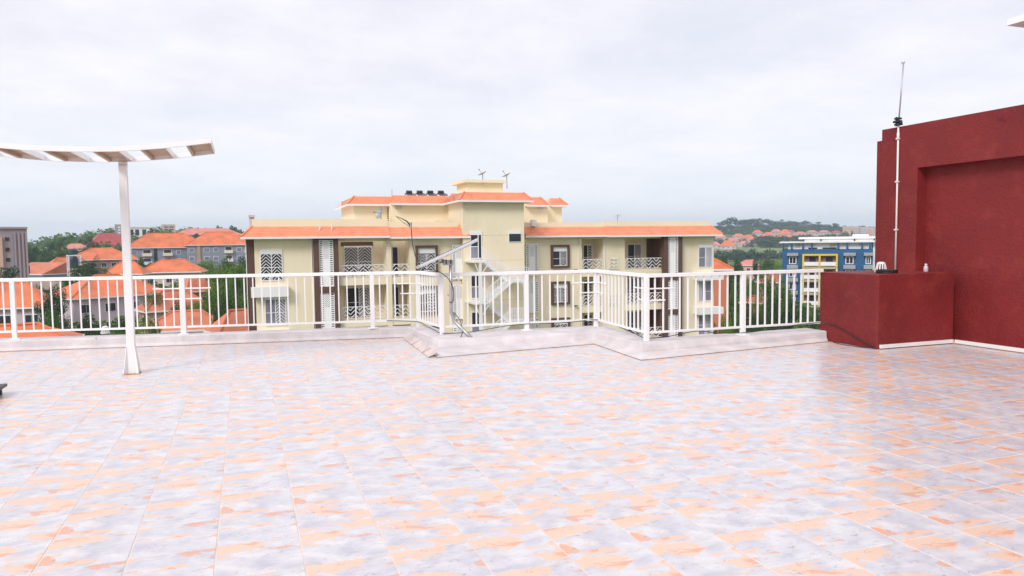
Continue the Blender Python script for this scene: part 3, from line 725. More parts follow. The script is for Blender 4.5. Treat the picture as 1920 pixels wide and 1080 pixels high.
# tall stair windows
for k in range(4):
    dz = -SH*k; x0, x1 = FX(882, D), FX(904, D); z1 = FZ(893, 433, D)+dz; z0 = FZ(893, 485, D)+dz
    mb = MB(); f = .06; xm = x0+(x1-x0)*.68; zm = z0+(z1-z0)*.42
    hd_ = .3 if k == 0 else .12
    mb.box(x0, x0+f, D-.06, D-.002, z0, z1).box(x1-f, x1, D-.06, D-.002, z0, z1).box(x0+f, x1-f, D-.06, D-.002, z0, z0+f).box(x0+f, x1-f, D-.06, D-.002, z1-hd_, z1)
    mb.box(xm-f/2, xm+f/2, D-.06, D-.002, z0+f, z1-hd_).box(x0+f, xm-f/2, D-.06, D-.002, zm, zm+f)
    w_ = mb.build('window', M['bwhite'], ab)
    bx('pane', M['glass'], w_, x0+f, xm-f/2, D-.03, D-.01, zm+f, z1-hd_); bx('pane', M['glassl'], w_, x0+f, xm-f/2, D-.03, D-.01, z0+f, zm); bx('pane', M['glass'], w_, xm+f/2, x1-f, D-.03, D-.01, z0+f, z1-hd_)
x0, x1, z0, z1 = FX(954, D), FX(978, D), FZ(966, 454, D), FZ(966, 433, D)
mb = MB().box(x0, x1, D-.05, D-.002, z1-.22, z1).box(x0, x0+.04, D-.05, D-.002, z0, z1-.22).box(x1-.04, x1, D-.05, D-.002, z0, z1-.22).box(x0+.04, x1-.04, D-.05, D-.002, z0, z0+.04)
w_ = mb.build('window', M['bwhite'], ab); bx('pane', M['glass'], w_, x0+.04, x1-.04, D-.03, D-.01, z0+.04, z1-.22)
# floor lines scored in the plaster
mb = MB()
for k in range(8): z = FZ(925, 441, D)-SH*.5*k-(.4 if k % 2 else 0); mb.box(xt0+.3, xt1-.1, D-.006, D-.001, z-.012, z+.012)
mb.build('score_line', mat('score_line', (.55, .47, .28), .9), ab)
# ---- external zigzag stairs
def flight(xa, za, xb, zb, y0, y1):
    mb = MB(); n = 9
    for i in range(n): t = (i+.5)/n; x = xa+(xb-xa)*t; z = za+(zb-za)*t; w_ = abs(xb-xa)/n*.5; mb.box(x-w_, x+w_, y0+.05, y1-.05, z-.02, z+.02)
    for y in (y0, y1): mb.bar((xa, y, za), (xb, y, zb), .05, .26, up=(0, 1, 0)) if False else mb.bar((xa, y, za), (xb, y, zb), .05, .24)
    mb.build('stair_flight', M['bwhite'], ab)
    mb = MB(); mb.bar((xa, y0, za+1.0), (xb, y0, zb+1.0), .05, .05); mb.bar((xa, y0, za+.3), (xb, y0, zb+.3), .03, .03)
    for i in range(19): t = i/18; x = xa+(xb-xa)*t; z = za+(zb-za)*t; mb.box(x-.016, x+.016, y0-.016, y0+.016, z+.1, z+1.0)
    mb.build('stair_railing', M['bwhite'], ab)
yS0, yS1, yS2 = D-2.3, D-1.25, D-.2
xl0, xl1 = FX(880, D-1.2, 490), FX(905, D-1.2, 490); xr0, xr1 = FX(951, D-1.2, 520), FX(981, D-1.2, 520)
for k in range(4):
    zl = FZ(893, 489, D-1.2)-SH*k; zr = zl-1.5
    MB().box(xl0, xl1, yS0, D-.002, zl-.12, zl).build('landing', M['bwhite'], ab)
    mb = MB().box(xr0, xr1, yS0, yS2, zr-.12, zr); mb.build('landing', M['bwhite'], ab)
    flight(xl1, zl, xr0, zr, yS1+.1, yS2)
    if k < 3: flight(xr0, zr, xl1, zl-SH, yS0, yS1)
    mb = MB()
    for q in range(9): x = xr0+(xr1-xr0)*q/8; mb.box(x-.02, x+.02, yS0-.02, yS0+.02, zr, zr+1.0)
    mb.box(xr0, xr1, yS0-.025, yS0+.025, zr+.95, zr+1.0).box(xr0, xr1, yS0-.02, yS0+.02, zr+.45, zr+.5)
    mb.build('landing_railing', M['bwhite'], ab)
    # V braces under the left landing
    xc = (xl0+xl1)/2; mb = MB()
    mb.bar((xc, yS0+.1, zl-1.1), (xl0+.1, yS0+.1, zl-.12), .06).bar((xc, yS0+.1, zl-1.1), (xl1+.15, yS0+.1, zl-.12), .06)
    mb.build('brace', M['bwhite'], ab)
xc = (xl0+xl1)/2
bx('stair_post', M['bwhite'], ab, xc-.09, xc+.09, yS0+.02, yS0+.2, GZ, FZ(893, 487, D-2)-.1)
bx('stair_post', M['bwhite'], ab, xr1-.1, xr1+.03, yS0+.02, yS0+.15, GZ, FZ(965, 525, D-2))
for u_, D_, m_ in ((866, DL, 'dark'), (1086, DR, 'bwhite'), (585, DL, 'bwhite'), (1134, DR, 'bwhite')):
    x = FX(u_, D_-.05); MB().tube([(x, D_-.05, GZ), (x, D_-.05, EAVE)], .04, 6).build('downpipe', M[m_], ab)
for u_, k_ in ((1078, 0), (1078, 1), (845, 1)):
    x = FX(u_, DL if u_ < 900 else DR); y = (DL if u_ < 900 else DR); z = FL[k_]+.1
    MB().box(x-.3, x+.3, y-.35, y-.003, z, z+.45).build('ac_unit', M['bwhite'], ab) if u_ == 560 else MB().box(x-.12, x+.12, y-.3, y-.003, z, z+.05).build('spout', M['brown'], ab)
# ---- right wing
D = DR
wallseg(983.5, 1091, D); screens(985, 1008, D)
for k, z in enumerate(FL):
    window(FX(1037, D-.1), FX(1064, D-.1), z+.45, z+2.0, D, kind='right' if k == 0 else 'grille2', surround=True, header=.2)
recess(1091, 1131, D, nch=3)
for k, z in enumerate(FL): window(FX(1093, D+1.8), FX(1110, D+1.8), z+.02, z+2.2, D+1.8, kind='right', header=.03)
wallseg(1131, 1171.5, D)
recess(1171.5, 1246, D, dep=2.2, nch=5, sidem='brown')
for k, z in enumerate(FL): window(FX(1171.5, D+2.2)+.25, FX(1202, D+2.2), z+.02, z+2.2, D+2.2, kind='right', header=.03)
bx('brown_back', M['brown'], ab, FX(1213, D+2.1), FX(1246, D)-.002, D+2.0, D+2.197, GZ, EAVE)
mb = MB()
x0, x1 = FX(1143, D-.1), FX(1160, D-.1)
for k, z in enumerate(FL): balcony_rail(x0, x1, z, D-.06, 2)
pylon(1246, 1279.5, D, .5)
wallseg(1279.5, 1338, D)
for k, z in enumerate(FL):
    window(FX(1309, D), FX(1335, D), z+.0, z+2.0, D, kind='right' if k != 1 else 'left', glass=('glassl', 'glassl'), header=.1)
    bx('window_ledge', M['bwhite'], ab, FX(1307, D-.5), FX(1352, D-.5), D-.9, D-.002, z-1.1, z-.5)
bx('end_wall', M['cream'], ab, FX(1338, D)-.3, FX(1338, D), D+.305, D+14, GZ, EAVE)
# ---- roofs: skirts of tiles in stepped courses
def skirt(x0, x1, D, zb, zt, over, hipl=1, hipr=1, depth=6, n=6, lab=None):
    mb = MB()
    for i in range(n):
        t0, t1 = i/n, (i+1)/n; o0, o1 = over*(1-t0), over*(1-t1); za, zb_ = zb+(zt-zb)*t0, zb+(zt-zb)*t1; st = .055
        xa0, xa1, xb0, xb1 = x0-o0*hipl, x1+o0*hipr, x0-o1*hipl, x1+o1*hipr
        ya, yb = D-o0, D-o1
        mb.face((xa0, ya, za+st), (xa1, ya, za+st), (xb1, yb, zb_+st*.3), (xb0, yb, zb_+st*.3))
        mb.face((xa0, ya, za), (xa1, ya, za), (xa1, ya, za+st), (xa0, ya, za+st))
        if hipl: mb.face((xa0, ya, za+st), (xb0, yb, zb_+st*.3), (xb0, D+depth, zb_+st*.3), (xa0, D+depth, za+st))
        if hipr: mb.face((xa1, ya, za+st), (xa1, D+depth, za+st), (xb1, D+depth, zb_+st*.3), (xb1, yb, zb_+st*.3))
    # hip ridges and tile rolls
    if hipl: mb.tube([(x0-over, D-over, zb+.06), (x0, D, zt+.05)], .07, 6)
    if hipr: mb.tube([(x1+over, D-over, zb+.06), (x1, D, zt+.05)], .07, 6)
    mb.build('roof_skirt', M['rooftile'], ab, lab)
    mb = MB().box(x0-over*hipl-.02, x1+over*hipr+.02, D-over-.04, D-over, zb-.12, zb+.02).box(x0-over*hipl, x1+over*hipr, D-over, D-.002, zb-.06, zb-.02)
    if hipl: mb.box(x0-over-.02, x0-over, D-over, D+depth, zb-.12, zb+.02)
    if hipr: mb.box(x1+over, x1+over+.02, D-over, D+depth, zb-.12, zb+.02)
    mb.build('fascia', M['bwhite'], ab)
# left wing skirt in three staggered runs
O = .75
zL0 = FZ(660, 445, DL-O)+.06; zL1 = FZ(660, 424, DL)
def run(u0, u1, D, v0, v1, hl, hr, over=O, parap=None, depth=3, off=0):
    um = (u0+u1)/2; zb = FZ(um, v0, D-over); zt = FZ(um, v1, D)
    x0 = FX(u0, D-over*hl, 440)+over*hl; x1 = FX(u1, D-over*hr, 440)-over*hr
    skirt(x0, x1, D, zb, zt, over, hl, hr, depth)
    if parap: bx('parapet', M['creamhi'], ab, x0, x1, D+.02, D+.32, zb, FZ(um, parap, D+.02))
    return x0, x1, zb, zt
run(451, 728, DL, 444, 425, 1, 0, parap=411, depth=12)
run(728, 882, DL+.05, 444, 426, 0, 1, parap=416, depth=.5)
run(980, 1131, DR, 442, 426, 0, 0, parap=417)
run(1131, 1355, DR-.05, 441, 424, 0, 1, parap=415, depth=10)
bx('flat_roof', M['cream'], ab, FX(480, DL+1), FX(1330, DR+1), 55.45, 68, 1.9, 2.3)
# recent repair box above the right eave near the tower and chimney flue at the left end
bx('flue', M['lilac'], ab, FX(467.5, DL+2.5, 420), FX(477, DL+2.5, 420), DL+2.5, DL+3, 2.3, FZ(472, 408, DL+2.5))
bx('flue_cap', M['lilac'], ab, FX(466.5, DL+2.4, 420), FX(478, DL+2.4, 420), DL+2.4, DL+3.1, FZ(472, 407.6, DL+2.5), FZ(472, 403, DL+2.5))
for u in (599, 622): x = FX(u, DL-.3, 430); MB().tube([(x, DL-.35, FZ(u, 432, DL-.3)), (x, DL-.35, FZ(u, 420, DL-.3))], .05, 6).build('vent_pipe', M['bwhite'], ab)
for u in (1001,): x = FX(u, DR-.2, 420); MB().box(x-.2, x+.2, DR-.3, DR+.1, FZ(u, 424, DR), FZ(u, 412, DR)).build('vent_box', M['bwhite'], ab)
# tower roof and lift box
Dq = DT
skx0, skx1 = FX(866, Dq-.6, 370)+.0, FX(996, Dq-.6, 370)-.6
skirt(xt0+.15, xt1-.05, Dq, FZ(925, 376, Dq-.6), FZ(925, 361, Dq), .6, 1, 1, 5.2)
bx('roof_cap', M['creamhi'], ab, xt0+.15, xt1-.05, Dq+.01, Dq+5, TT-.01, FZ(925, 361, Dq)+.02)
bx('lift_box', M['creamhi'], ab, FX(876.5, Dq+1.5, 350), FX(943, Dq+1.5, 350), Dq+1.5, Dq+4.5, FZ(925, 362, Dq), FZ(910, 343, Dq+1.5))
bx('lift_box_roof', M['creamhi'], ab, FX(870, Dq+1.1, 340), FX(949, Dq+1.1, 340), Dq+1.1, Dq+4.9, FZ(910, 343, Dq+1.5)+.002, FZ(910, 337, Dq+1.1))
# penthouses
DP = 57.6
bx('penthouse_wall', M['creamhi'], ab, FX(664, DP, 400), FX(732, DP, 400), DP, DP+8, 2.3, FZ(740, 381, DP))
bx('penthouse_wall', M['creamhi'], ab, FX(732, DP-.8, 400)-.001, FX(842, DP-.8, 400), DP-.8, DP+8.1, 2.3, FZ(740, 381, DP)-.002)
bx('penthouse_wall', M['creamhi'], ab, FX(842, DP-.8, 400)+.001, FX(872, DP-1.6, 400), DP-2.2, DP+7, 2.3, FZ(740, 380, DP))
mb = MB(); 
run(653, 735, DP, 383, 369, 1, 0, over=.6, depth=8)
run(735, 850, DP-.8, 382, 367, 0, 0, over=.6)
# left return of the tower eave down to the penthouse
skirt(FX(846, DP-2.4, 370), FX(868, DP-2.4, 370), DP-2.2, FZ(855, 378, DP-2.8), FZ(855, 363, DP-2.2), .6, 0, 0)
bx('penthouse_roof', M['creamhi'], ab, FX(664, DP, 370), FX(842, DP, 370), DP+.05, DP+8, FZ(740, 381, DP)+.01, FZ(740, 368, DP))
bx('rain_pipe', M['bwhite'], ab, FX(840.5, DP-1, 400), FX(843.5, DP-1, 400), DP-1.1, DP-.95, 2.3, FZ(842, 364, DP-1))
DQ = 58.4
bx('penthouse_wall', M['creamhi'], ab, FX(983, DQ, 400), FX(1027, DQ, 400), DQ, DQ+6, 2.3, FZ(1010, 384, DQ))
bx('penthouse_wall', M['creamhi'], ab, FX(1027, DQ+.8, 400)+.001, FX(1053.5, DQ+.8, 400), DQ+.8, DQ+6.1, 2.3, FZ(1010, 384, DQ)-.002)
run(984, 1030, DQ, 385, 370, 0, 1, over=.6, depth=6)
run(1030, 1066, DQ+.8, 385, 372, 0, 1, over=.6, depth=5.2)
bx('penthouse_roof', M['creamhi'], ab, FX(984, DQ, 370), FX(1052, DQ, 370), DQ+.85, DQ+6, FZ(1010, 384, DQ)+.003, FZ(1010, 373, DQ))
# details on the penthouse wall
mb = MB()
for u, v in ((747, 388), (1014, 389)): p = onY(u, v, DP-.9 if u < 900 else DQ-.05); mb.box(p.x-.22, p.x+.22, p.y-.1, p.y+.1, p.z-.12, p.z+.12)
mb.build('wall_lamp', M['lilac'], ab)
p = onY(728.5, 401, DP-.03); mb = MB()
for q in range(7): mb.box(p.x-.1, p.x+.1, p.y-.02, p.y, p.z-.55+q*.16, p.z-.47+q*.16)
mb.build('louvre', M['dark'], ab)
# boxed bays at the penthouse foot
bx('parapet', M['creamhi'], ab, FX(815, DP-2.5, 410), FX(842, DP-2.5, 410), DP-2.5, DP-.81, 2.3, FZ(830, 412, DP-2.5))
def dish(u, v, D, label, sc=1.0, tilt=.5):
    p = onY(u, v, D); e_ = empty('satellite_dish', p, label, 'satellite dish', 'satellite dishes on the tower roof')
    ax = Vector((-.42, .05, .88)).normalized() if tilt > .3 else Vector((-.9, -.3, .3)).normalized(); a = ax.cross(Vector((0, 1, 0))).normalized(); b = ax.cross(a)
    mb = MB(); n0 = 0; R_ = .55*sc
    for i in range(5):
        r = R_*i/4
        for k in range(16): t = k*math.pi/8; q = p+(a*math.cos(t)+b*math.sin(t))*r+ax*(.3*r*r/R_); mb.v.append(tuple(q))
    for i in range(4):
        for k in range(16): j = (k+1) % 16; mb.f.append((i*16+k, i*16+j, i*16+16+j, i*16+16+k))
    mb.build('reflector', M['grey'], e_)
    MB().tube([p, p+Vector((.02, 0, -1.3*sc))], .035, 6).build('mast', M['grey'], e_)
    MB().tube([p, p+ax*.6*sc+a*.1], .015, 5).tube([p+ax*.55*sc+a*.1, p+ax*.66*sc+a*.1], .04, 6).build('feed_arm', M['dark'], e_)
dish(905, 327, DT+1.2, 'left satellite dish on the small lift box of the cream block', .75); dish(950, 330, DT+2.0, 'right satellite dish at the corner of the small lift box of the cream block', .75)
dish(714, 400, DP-1.5, 'pale satellite dish leaning before the left penthouse wall', .9, .1)
# solar water heaters
for k in range(4):
    u = 769+k*20; p = onY(u, 361, DP+3); e_ = empty('solar_water_heater', (p.x, p.y, p.z-.3), 'black solar water heater on the left penthouse roof, %s of four' % ('leftmost', 'second from left', 'third from left', 'rightmost')[k], 'water heater', 'solar water heaters in a row')
    MB().tube([(p.x-.22, p.y+.5, p.z+.05), (p.x+.25, p.y+.5, p.z+.05)], .16, 10).build('tank', M['dark'], e_)
    mb = MB(); v = [(p.x-.36, p.y-.6, p.z-.3), (p.x+.36, p.y-.6, p.z-.3), (p.x+.36, p.y+.4, p.z-.08), (p.x-.36, p.y+.4, p.z-.08)]; mb.v = v+[(a, b, c+.07) for a, b, c in v]; mb.f = [(0,3,2,1),(4,5,6,7),(0,1,5,4),(1,2,6,5),(2,3,7,6),(3,0,4,7)]
    mb.build('collector', M['glass'], e_)
    MB().box(p.x-.35, p.x-.3, p.y+.45, p.y+.5, p.z-.5, p.z).box(p.x+.3, p.x+.35, p.y+.45, p.y+.5, p.z-.5, p.z).build('stand', M['dark'], e_)
p = onY(1158, 408, DR+3); tag(MB().tube([(p.x, p.y, 2.3), (p.x, p.y, p.z+.3)], .03, 5).bar((p.x-.35, p.y, p.z+.1), (p.x+.35, p.y, p.z+.25), .03).bar((p.x-.2, p.y, p.z-.05), (p.x+.25, p.y, p.z+.1), .03).build('tv_aerial', M['grey']), 'small tv aerial on the flat right roof of the cream block', 'antenna')
p = onY(735, 362, DP+2); tag(MB().tube([(p.x, p.y, p.z-.6), (p.x, p.y, p.z+.3)], .03, 5).build('lightning_rod', M['grey']), 'short thin rod on the left penthouse roof', 'rod')
# ================================================================ NEIGHBOURHOOD
def axes(u, rot=0):
    """local frame of a building seen at picture column u: faces the terrace, turned by rot degrees"""
    d = ray(u, 500); a = math.atan2(d.x, d.y); return -a + math.radians(rot)
def hip(mb, w, d, z0, h, over=.6, ridge=.45):
    a, b = w/2+over, d/2+over
    if w >= d: rx, ry = a-b*1.0 if a-b > .3 else .3, 0.0
    else: rx, ry = 0.0, b-a
    n = len(mb.v)
    mb.v += [(-a, -b, z0), (a, -b, z0), (a, b, z0), (-a, b, z0), (-rx, -ry, z0+h), (rx, ry, z0+h)]
    if w >= d: mb.f += [(n, n+1, n+5, n+4), (n+1, n+2, n+5), (n+2, n+3, n+4, n+5), (n+3, n, n+4), (n+3, n+2, n+1, n)]
    else: mb.f += [(n, n+1, n+4), (n+1, n+2, n+5, n+4), (n+2, n+3, n+5), (n+3, n, n+4, n+5), (n+3, n+2, n+1, n)]
def gable(mb, w, d, z0, h, over=.5):
    a, b = w/2+over, d/2+over; n = len(mb.v)       # ridge along local x
    mb.v += [(-a, -b, z0), (a, -b, z0), (a, b, z0), (-a, b, z0), (-a, 0, z0+h), (a, 0, z0+h)]
    mb.f += [(n, n+1, n+5, n+4), (n+2, n+3, n+4, n+5), (n+3, n, n+4), (n+1, n+2, n+5), (n+3, n+2, n+1, n)]
def house(label, u, v_eave, r, pxw, pxr, wall, roof, storeys=2, depth=None, rot=0, win=3, kind='hip', name='house', group=None, cat='house', wst='glass', fascia=True, drop=None, u_is_center=True, sides=True):
    p = far(u, v_eave, r); w = pxw*r/FP; d = depth or w*.6; h = pxr*r/FP; g = terr(p.x, p.y)-.8
    zE = p.z; o = empty(name, (p.x, p.y, g), label, cat, group, axes(u, rot)); H_ = zE-g
    if H_ < 1.5: H_ = 1.5
    def L_(nm, mb, m, par=o, lab=None):
        return mb.build(nm, M[m] if isinstance(m, str) else m, par, lab, local=True)
    L_('wall', MB().box(-w/2, w/2, -d/2, d/2, 0, H_), wall)
    mb = MB()
    if kind == 'hip': hip(mb, w, d, H_+.01, h)
    elif kind == 'gable': gable(mb, w, d, H_+.01, h)
    elif kind == 'flat': mb.box(-w/2-.15, w/2+.15, -d/2-.15, d/2+.15, H_+.005, H_+max(h, .3))
    rf = L_('roof', mb, roof)
    if kind == 'hip' and r < 330:
        a, b = w/2+.6, d/2+.6; rx = max(.3, a-b) if w >= d else 0; ry = 0 if w >= d else b-a
        mb = MB(); z0, z1 = H_+.03, H_+h+.05
        mb.tube([(-a, -b, z0), (-rx, -ry, z1)], .14, 5).tube([(a, -b, z0), (rx, -ry if w >= d else -ry, z1)], .14, 5).tube([(-rx, -ry, z1), (rx, ry, z1)], .14, 5)
        L_('ridge', mb, roof, rf)
    if fascia and kind != 'flat' and r < 350:
        a, b = w/2+.62, d/2+.62; mb = MB().box(-a, a, -b-.02, -b+.02, H_-.2, H_+.02).box(-a-.02, -a+.02, -b+.02, b, H_-.2, H_+.02).box(a-.02, a+.02, -b+.02, b, H_-.2, H_+.02); L_('fascia', mb, 'bwhite', rf)
    sh = 3.0; ww = min(1.5, w/win*.5)
    for s_ in range(storeys):
        zb = H_-2.35-s_*sh
        if zb < .3: break
        for k in range(win):
            x = -w/2+w*(k+.5)/win
            f = L_('window', MB().box(x-ww/2-.1, x+ww/2+.1, -d/2-.06, -d/2-.003, zb-.1, zb+1.35), 'bwhite')
            L_('pane', MB().box(x-ww/2, x-.04, -d/2-.1, -d/2-.061, zb, zb+1.25).box(x+.04, x+ww/2, -d/2-.1, -d/2-.061, zb, zb+1.25), wst, f)
        if sides and r < 330:
            for sg in (-1, 1):
                f = L_('window', MB().box(sg*(w/2+.003), sg*(w/2+.06), -d*.12, d*.12, zb-.1, zb+1.35), 'bwhite')
                L_('pane', MB().box(sg*(w/2+.061), sg*(w/2+.1), -d*.1, d*.1, zb, zb+1.25), wst, f)
    return o, w, d, H_
# --- left side, front to back
house('house with bright orange hipped roof low at the left, its wall lilac', 22, 574, 125, 108, 36, 'lilac', 'rooffar', 2, rot=-18, win=3)
house('low bright orange roof right under the left kerb', 30, 641, 66, 150, 26, 'salmon', 'rooffar', 1, rot=-8, win=3)
o, w, d, H_ = house('lilac three-storey house with orange hipped roof seen through the railing left of the canopy post', 201, 552, 140, 142, 32, 'lilac', 'rooffar', 4, rot=22, win=4, depth=11)
house('low house with beige roof and brown walls beyond the left railing', 68, 541, 200, 98, 13, 'brick', 'roofbeige', 2, rot=10, win=4)
o, w, d, H_ = house('brown roofed house with a pale blue gable behind the left railing', 92, 512, 235, 82, 17, 'blueg', 'roofpale', 1, rot=-58, win=1, kind='gable', depth=12)
house('long two-storey brick house under an orange hipped roof above the left railing', 190, 486, 270, 96, 18, 'brick', 'rooffar', 2, rot=6, win=7, depth=13)
house('crimson tiled roof among trees on the left hill', 203, 460, 420, 58, 20, 'clay', 'roofred', 1, rot=12, win=3)
house('small pale pink roofed house on the left hill crest', 142, 466, 430, 34, 8, 'clay', 'roofpink', 1, rot=-14, win=3)
house('pink long roof highest behind the grey apartment houses', 390, 441, 430, 106, 12, 'lilac', 'roofpink', 1, rot=8, win=8, depth=14)
house('low orange roof in front of the grey apartment houses', 325, 509, 190, 92, 20, 'clay', 'rooffar', 1, rot=-12, win=3)
house('weathered orange roof behind the railing right of the lilac house', 326, 578, 120, 96, 30, 'salmon', 'roofpale', 2, rot=16, win=3)
house('orange roof rising just over the kerb right of the canopy post', 352, 614, 92, 120, 28, 'lilac', 'roofpale', 1, rot=-8, win=3)
house('weathered orange roof beside the brown end strip of the cream block', 446, 618, 84, 74, 34, 'clay', 'roofpale', 1, rot=24, win=2)
house('small orange roof between the canopy post and the green trees', 366, 545, 150, 44, 26, 'terra', 'roofpale', 1, rot=30, win=2)
house('orange roof corner just left of the canopy post above the rail', 240, 513, 175, 52, 20, 'salmon', 'rooffar', 1, rot=-20, win=2)
house('tiny orange roofed hut at the foot of the white water tower', 118, 497, 260, 40, 12, 'salmon', 'rooffar', 1, rot=20, win=2)
def apartments(u, v_e, r, pxw, pxr, label, rot, plan):
    """grey three-storey block: plan = list of (start, end, kind) along the front, 0..1"""
    o, w, d, H_ = house(label, u, v_e, r, pxw, pxr, 'slate', 'rooffar', 0, rot=rot, win=1, depth=13, name='apartment_house', cat='apartment house')
    for a, b, kd in plan:
        x0, x1 = -w/2+w*a, -w/2+w*b
        if kd == 'pier': bx('pier', M['tan'], o, x0, x1, -d/2-.35, -d/2-.003, 0, H_-.02, local=True); continue
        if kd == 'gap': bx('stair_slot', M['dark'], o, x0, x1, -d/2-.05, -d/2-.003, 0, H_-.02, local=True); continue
        for s_ in range(3):
            z = H_-2.5-3*s_
            if z < .3: break
            if kd == 'bal':
                bx('balcony', M['cream'] if s_ % 2 == 0 else M['bwhite'], o, x0, x1, -d/2-1.0, -d/2-.005, z-.5, z+.55, local=True)
                f = bx('window', M['bwhite'], o, x0+.2, x1-.2, -d/2-.06, -d/2-.003, z+.56, z+1.8, local=True)
                bx('pane', M['glass'], f, x0+.35, x1-.35, -d/2-.09, -d/2-.061, z+.6, z+1.7, local=True)
            else:
                f = bx('window', M['bwhite'], o, x0, x1, -d/2-.06, -d/2-.003, z, z+1.5, local=True)
                bx('pane', M['glassl'], f, x0+.12, x1-.12, -d/2-.09, -d/2-.061, z+.12, z+1.38, local=True)
    return o, w, d, H_
apartments(312, 464, 295, 118, 24, 'blue-grey apartment house with orange hipped roof and dark stair slot, the left of two', 5,
           [(.03,.11,'w'),(.17,.29,'bal'),(.315,.36,'gap'),(.43,.55,'bal'),(.60,.66,'w'),(.74,.84,'w'),(.885,.935,'pier')])
apartments(412, 459, 285, 104, 22, 'blue-grey apartment house with orange roof next to the cream block, the right of two', 3,
           [(.02,.10,'w'),(.14,.19,'pier'),(.24,.33,'w'),(.38,.46,'w'),(.55,.68,'bal'),(.74,.82,'w'),(.86,.99,'bal')])
# tall mauve tower at the left edge
p = far(-5, 430, 190); w = 72*190/FP; g = terr(p.x, p.y)-1
tw = empty('tower_block', (p.x, p.y, g), 'tall mauve and salmon tower block at the far left edge', 'building', None, axes(-5, 1)); H_ = p.z-g
def T_(nm, m, *a): return bx(nm, M[m], tw, *a, local=True)
T_('wall', 'mauve', -w/2, w/2, -5, 5, 0, H_)
T_('salmon_bay', 'salmon', -w/2, w*.06, -5.5, -5.003, 0, H_-1.8)
for k, a in enumerate((.26, .33, .40, .46)): T_('pilaster', 'mauve', w*a, w*(a+.035), -5.3, -5.003, 0, H_-.8)
T_('recess_strip', 'slate', w*.24, w*.255, -5.06, -5.003, 0, H_-.8)
T_('parapet', 'mauve', -w/2-.1, w/2+.1, -5.4, 5.1, H_+.003, H_+.4)
for k in range(7):
    z = H_-2.6-k*2.15*1.0*1.0
    f = T_('window', 'mauve', w*.10, w*.19, -5.07, -5.003, z, z+.95); bx('pane', M['glass'], f, w*.11, w*.18, -5.1, -5.071, z+.08, z+.85, local=True)
# modern grey-white building on the crest
p = far(273, 430, 520); k_ = 520/FP; g = terr(p.x, p.y)-1; mo = empty('office_building', (p.x, p.y, g), 'modern grey and white glazed building on the crest behind the canopy post', 'building', None, axes(273, 0)); zt_ = lambda v: far(273, v, 520).z-g
X_ = lambda u: (u-273)*k_
def O_(nm, m, *a, par=None): return bx(nm, M[m], par or mo, *a, local=True)
O_('tower', 'mauve', X_(228), X_(238), -4, 6, 0, zt_(421)); O_('tower', 'clay', X_(297), X_(318), -4, 6, 0, zt_(421))
O_('glazed_hall', 'bwhite', X_(238)+.02, X_(297)-.02, -3, 6, 0, zt_(427)); O_('roof_beam', 'bwhite', X_(238)+.03, X_(297)-.03, -3.5, 6.1, zt_(427)+.01, zt_(425.5))
for u in (241, 249, 257.5, 268, 279, 287): O_('window', 'glass', X_(u), X_(u+5.8), -3.06, -3.003, zt_(441.5), zt_(430.5))
for v in (425, 430, 435):
    for u in (301, 309): O_('window', 'dark', X_(u), X_(u+6), -4.06, -4.003, zt_(v+2), zt_(v))
    O_('window', 'bwhite', X_(232.5), X_(236), -4.06, -4.003, zt_(v+2.5), zt_(v))
# white lattice water tower
p = far(138, 478, 205); k_ = 205/FP; g = terr(p.x, p.y)-.5; wt = empty('water_tower', (p.x, p.y, g), 'white steel water tower with a dark tank above the left railing', 'water tower', None, axes(138, 8)); Ht = p.z-g; a = 8.3*k_
for sx in (-1, 1):
    for sy in (-1, 1): bx('leg', M['bwhite'], wt, sx*a-.12, sx*a+.12, sy*a-.12, sy*a+.12, 0, Ht, local=True)
mb = MB()
for z in (Ht-.12, Ht-3.4, Ht-6.5):
    for s_ in (-1, 1): mb.box(-a+.121, a-.121, s_*a-.09, s_*a+.09, z-.12, z+.1).box(s_*a-.09, s_*a+.09, -a+.121, a-.121, z-.12, z+.1)
mb.build('cross_beam', M['bwhite'], wt, local=True)
MB().tube([(0, 0, Ht-3.2), (0, 0, Ht-1.0), (0, 0, Ht-.4), (0, 0, Ht-.25)], [.95, .95, .7, .3], 14).build('tank', M['tank'], wt, local=True)
MB().tube([(0, 0, Ht+.1), (0, 0, Ht+1.2), (0, 0, Ht+1.5)], [.9, .9, .3], 14).build('tank', M['tank'], wt, local=True)
for lab, u, v, r in (('dark water tank on a stand above the left railing', 48, 504, 210), ('dark water tank left of the lilac house roof', 203, 512, 190)):
    p = far(u, v, r); g = terr(p.x, p.y)-.3; e_ = empty('water_tank', (p.x, p.y, g), lab, 'water tank'); h_ = p.z-g
    MB().tube([(0, 0, h_-1), (0, 0, h_+.8), (0, 0, h_+1.1)], [.9, .9, .25], 12).build('tank', M['tank'], e_, local=True); MB().box(-.7, .7, -.7, .7, h_-1.2, h_-1.01).box(-.08, .08, -.08, .08, 0, h_-1.2).build('stand', M['grey'], e_, local=True)
# --- right side
house('terracotta house with orange roof just right of the cream block', 1338, 503, 95, 38, 16, 'terra', 'rooffar', 0, rot=8, win=2, depth=5)
house('small orange house between trees behind the right railing', 1410, 566, 120, 26, 11, 'terra', 'roofpale', 0, rot=-12, win=2)
house('orange roof low in the trees left of the blue building', 1456, 528, 170, 58, 12, 'salmon', 'roofpale', 1, rot=12, win=3)
house('pale orange roof peeping over the trees left of the blue building', 1405, 497, 300, 34, 9, 'salmon', 'roofpink', 1, rot=-8, win=3)
